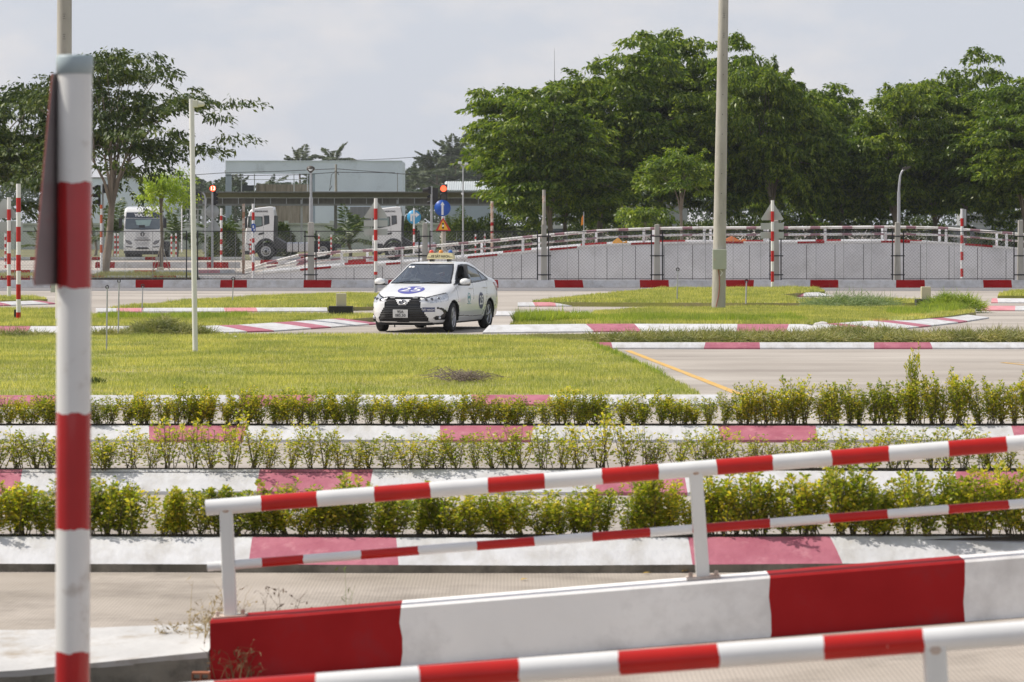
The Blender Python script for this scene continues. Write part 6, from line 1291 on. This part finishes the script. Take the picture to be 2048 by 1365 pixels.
make_tree('young_tree', 'small leafy tree left of the young forked tree, below the large trees', 1290, 0, 204, M_leaf, seed=302, h=3.6, cz=2.4, rx=1.5, ry=1.4, rz=.9, tufts=26, per=100, leaf=.24, lm=None, trunk_r=.08, fork=.4, limbs=4, rt=(.4, .8))
# spreading tree at the left, and the denser one at the edge
envL = lump_env(4.1, 4.0, 4.2, 77, .45)
make_tree('spreading_tree', 'spreading tree with an airy crown and forked trunk left of the front-facing truck', 208, 0, 151, M_leaf_dark, seed=77, h=10, cz=6.2, rx=5.2, ry=4.4, rz=3.6, tufts=128, per=125, leaf=.26, lm=None, trunk_r=.165, fork=.31, limbs=9, cx=.65, rt=(.55, 1.25), amp=.42, droop=.22, fill=.62, lean=.35, env=envL, low=-.62)
make_tree('dense_tree', 'dense dark tree at the left edge of the photo', -45, 0, 158, M_leaf_dark, seed=78, h=8.5, cz=4.9, rx=3.3, ry=3.2, rz=3.5, tufts=150, per=190, leaf=.27, lm=None, trunk_r=.25, fork=.3, limbs=6, rt=(.5, 1.0), amp=.25)
t = make_tree('sapling', 'yellow green sapling propped by stakes in front of the truck', 322, 0, 157, M_leafy, seed=79, h=4.7, cz=3.75, rx=1.05, ry=1.0, rz=.95, low=-.9, droop=.12, tufts=60, per=60, leaf=.17, lm=None, trunk_r=.075, fork=.62, limbs=5, rt=(.25, .5), amp=.35)
b = MB(); X0_ = X_(322, 157)
for dx, dy in ((-.36, -.2), (-.22, .3), (.42, .0), (.1, -.4)): b.tube((X0_+dx, 157+dy, 0), (X0_+.02, 157, 1.35), .022, .018, 6)
b.tube((X0_-.08, 157, 1.25), (X0_+.1, 157, 1.3), .02, .02, 6); b.build('support_stake', mat('pale_stake', (.50, .42, .32), .8), t)
b = MB(); c = P(322, 541, 152.6); b.box(c, (.26, .2, .3)); setp(b.build('paint_can', mat('pale_canister', (.60, .56, .42), .6), bevel=.03), 'pale canister standing at the foot of the staked sapling', 'canister')
# bushes and hedges further back
def bush(name, label, px, d, rx, ry, h, m, n=3500, leaf=.22, seed=1, cat='bush', group=None):
    r = np.random.default_rng(seed); u = unit(r.normal(size=(n, 3))); u[:, 2] = np.abs(u[:, 2]); rr = r.uniform(.55, 1.02, n)**.6; k = np.sin(u@r.normal(size=(3, 5))*3 + r.uniform(0, 6, 5)).mean(1)*.25+1
    c = u*(rr*k)[:, None]*[rx, ry, h]; V, Q = leafquads(c, u + r.normal(0, .6, (n, 3)), leaf*r.uniform(.6, 1.3, n), leaf*.45, r, .3)
    o = fast(name, V, Q, m); o.location = (X_(px, d), d, 0); return setp(o, label, cat, group)
bush('dark_bush', 'clipped dark bush between the traffic countdown and the truck', 448, 210, 1.0, 1.0, 2.2, M_leaf_dark, seed=3)
bush('dark_bush', 'tall narrow dark bush just behind the cab of the side-on truck', 561, 212, .9, .9, 2.4, M_leaf_dark, seed=4)
bush('dark_bush', 'round dark bush at the end of the partly hidden truck', 815, 230, 1.0, 1, 2.1, M_leaf_dark, seed=5)
for i, (px, w_, h_, d_) in enumerate(((935, 1.9, 2.6, 225), (985, 2.2, 2.9, 235), (1055, 2.4, 2.2, 240), (1190, 3.2, 2.7, 246), (1285, 3.0, 2.3, 248), (1400, 3.0, 2.6, 246), (1500, 3.2, 2.6, 248), (1610, 3.2, 2.5, 246), (1720, 3.2, 2.6, 248), (1830, 3.2, 2.4, 250), (1990, 2.4, 1.6, 250))):
    lb = ['bush right of the traffic light below the blue hall', 'bush under the end of the shed roof', 'bush below the left edge of the large trees', 'hedge bush behind the orange flag', 'hedge bush in front of the grey roadside building', 'hedge bush left of the utility pole', 'hedge bush right of the utility pole', 'hedge bush behind the second grey triangle sign',
          'hedge bush left of the curved lamp', 'hedge bush right of the curved lamp', 'small bush in front of the rightmost van'][i]
    bush('hedge_bush', 'dark green ' + lb, px, d_, w_, 1.6, h_, M_leaf_dark, 4200, .26, 20+i, 'bush', 'dark bushes under the trees')
# palms
def palm(name, label, px, d, hgt, nf, fl, seed, m=M_palm, tr=.14, group=None, up=.95, lw=.10):
    r = np.random.default_rng(seed); t = thing(name, label, 'palm tree', (X_(px, d), d, 0), group=group); top = np.array([r.normal(0, .15), 0, hgt]); b = MB()
    b.path([(0, 0, -.1), (top[0]*.3+.1, 0, hgt*.5), tuple(top)], [tr*1.3, tr, tr*.8], 8); b.build('trunk', M_bark, t, local=True)
    Vs, Qs, k = [], [], 0
    for i in range(nf):
        a = 2*np.pi*i/nf + r.normal(0, .25); el = r.uniform(.3, 1.5)*up; L = fl*r.uniform(.75, 1.1); pts = []; p = top.copy(); dr = np.array([np.cos(a)*np.cos(el), np.sin(a)*np.cos(el), np.sin(el)]); n = 9
        for s in range(n): pts.append(p.copy()); p = p + dr*L/n; dr = unit((dr + [0, 0, -.15])[None])[0]
        pts = np.array(pts); tan = unit(np.gradient(pts, axis=0)); m_ = 34; ss = np.linspace(.06, .99, m_)*(n-1); i0 = np.minimum(ss.astype(int), n-2); f = (ss-i0)[:, None]; c = pts[i0]*(1-f)+pts[i0+1]*f; tg = tan[i0]
        sd = unit(np.cross(tg, [0, 0, 1.]) + 1e-6); ll = L*.26*np.sin(np.pi*np.clip(ss/(n-1), .08, .97))**.6
        for sg in (1, -1):
            d_ = sd*sg*.85 + tg*.6 + [0, 0, -.38]; V, Q = leafquads(c, d_ + r.normal(0, .10, (m_, 3)), ll, lw*fl/2.5, r, .3); Vs.append(V); Qs.append(Q+k); k += len(V)
        V, Q = leafquads(pts[:-1], tg[:1].repeat(n-1, 0)*0 + (pts[1:]-pts[:-1]), np.linalg.norm(pts[1:]-pts[:-1], axis=1)*1.1, .05, r); Vs.append(V); Qs.append(Q+k); k += len(V)
    fast('fronds', np.concatenate(Vs), np.concatenate(Qs), m, t); return t
M_palm_far = mat('distant_palm_fronds', [(.05, .075, .04), (.09, .12, .06), (.12, .14, .08)], .6, scale=.4, trans=.2, island='both')
for i, (px, d, h, nf, fl, m, lb) in enumerate((
        (450, 222, .9, 12, 2.6, M_palm, 'young coconut palm left of the side-on truck'), (700, 215, 1.0, 14, 2.8, M_palm, 'young coconut palm between the lamp post and the grey triangle sign'), (655, 222, .7, 9, 2.2, M_palm, 'small palm behind the tail of the side-on truck'),
        (228, 225, 1.6, 11, 2.6, M_palm, 'young palm left of the front-facing truck'), (352, 222, 1.2, 13, 2.6, M_palm, 'young palm right of the front-facing truck'), (190, 230, 1.0, 9, 2.2, M_palm, 'small palm behind the spreading tree trunk'),
        (905, 232, 1.4, 11, 2.3, M_palm, 'palm just right of the blue straight-ahead sign'), (85, 232, .5, 9, 2.2, M_palm, 'low palm at the yard wall near the left edge'), (1020, 236, 1.5, 9, 2.2, M_palm, 'palm at the left foot of the large trees'),
        (600, 663, 13.0, 16, 6.1, M_palm_far, 'far palm head above the hall roof, left of the other one'), (668, 680, 14.4, 16, 6.5, M_palm_far, 'far palm head above the hall roof, right of the other one'), (628, 697, 10.6, 12, 5.4, M_palm_far, 'far low palm between the two palm heads above the roof'),
        (842, 680, 9.6, 15, 6.5, M_palm_far, 'far drooping palm right of the hall wall'), (872, 671, 12.3, 16, 6.5, M_palm_far, 'far palm before the misty tree mass left of the large trees'), (912, 676, 14.4, 18, 7.1, M_palm_far, 'tallest far palm beside the left edge of the large trees'), (895, 663, 8.6, 14, 6.1, M_palm_far, 'far low palm above the light ribbed roof'), (820, 671, 6.6, 12, 5.4, M_palm_far, 'far low palm touching the right end of the hall'),
        (470, 654, 7.9, 14, 5.8, M_palm_far, 'far palm seen through the left part of the hall opening'), (540, 663, 8.2, 14, 5.8, M_palm_far, 'far palm seen through the right part of the hall opening'), (395, 646, 6.9, 14, 5.8, M_palm_far, 'far palm left of the hall behind the slim white pole'), (250, 654, 9.3, 14, 5.8, M_palm_far, 'far palm above the long low blue-grey building'), (320, 646, 7.9, 14, 5.4, M_palm_far, 'far palm above the right end of the long low building'), (90, 654, 8.6, 14, 5.8, M_palm_far, 'far palm behind the thick foreground post'))):
    palm('coconut_palm', lb, px, d, h, nf, fl, 400+i, m, tr=.22 if d > 300 else .10, lw=.15 if d > 300 else .09, group='far palms above the roofs' if d > 300 else 'young palms in the yard')
make_tree('distant_tree', 'misty round tree behind the palms left of the large trees', 880, 0, 740, M_far, seed=90, h=18, cz=10.5, rx=8.8, ry=7, rz=8.2, tufts=130, per=120, leaf=.7, lm=None, trunk_r=.3, rt=(.8, 1.5))
make_tree('distant_tree', 'tall misty tree touching the left edge of the large trees', 962, 0, 750, M_far, seed=91, h=22, cz=12, rx=8.6, ry=7, rz=10, tufts=140, per=120, leaf=.7, lm=None, trunk_r=.3, rt=(.8, 1.5))
make_tree('distant_tree', 'misty tree behind the hall and the traffic countdown', 410, 0, 700, M_far, seed=92, h=14, cz=6, rx=10, ry=7, rz=5.4, tufts=120, per=110, leaf=.7, lm=None, trunk_r=.3, rt=(.8, 1.4))
# wood closing the horizon
r = np.random.default_rng(5); n = 70000; X = r.uniform(-150, 150, n); Y = r.uniform(640, 670, n); top = 7.0 + 3.5*vnoise(X+300, Y*0, 14, 3) + 2*vnoise(X+300, Y*0, 5, 4)
Z = top*np.sqrt(r.random(n)); V, Q = leafquads(np.stack([X, Y, Z], 1), r.normal(size=(n, 3)), .8, .5, r); o = fast('far_wood', V, Q, M_far); setp(o, 'far misty wood line behind the buildings', 'wood', kind='stuff')
for i, (px, py) in enumerate(((1284, 1147), (1362, 1143), (1040, 1160))):
    p = G(px, py, .012); V, Q = leafquads(np.array([[0, 0, 0.]]), np.array([[1, .3*i, .1]]), .06, .035, np.random.default_rng(i), .9); o = fast('fallen_leaf', V, Q, mat('yellow_dry_leaf', (.55, .36, .06), .7)); o.location = p; setp(o, ['yellow fallen leaf on the road right of the drain pipe', 'yellow fallen leaf beside the second handrail post', 'yellow fallen leaf just left of the drain pipe'][i], 'leaf')

# ------------------------------------------------------------ haze
b = MB(); b.box((0, 560, 15), (2200, 1560, 33)); m = bpy.data.materials.new('haze_air'); m.use_nodes = True; n_ = m.node_tree; n_.nodes.clear()
o_ = n_.nodes.new('ShaderNodeOutputMaterial'); pv = n_.nodes.new('ShaderNodeVolumePrincipled'); pv.inputs['Color'].default_value = (.93, .96, 1, 1); pv.inputs['Density'].default_value = HAZE; pv.inputs['Anisotropy'].default_value = .35
n_.links.new(pv.outputs[0], o_.inputs['Volume']); hz = b.build('haze', m); setp(hz, 'thin pale morning haze', 'haze', kind='stuff')
hz.visible_shadow = True
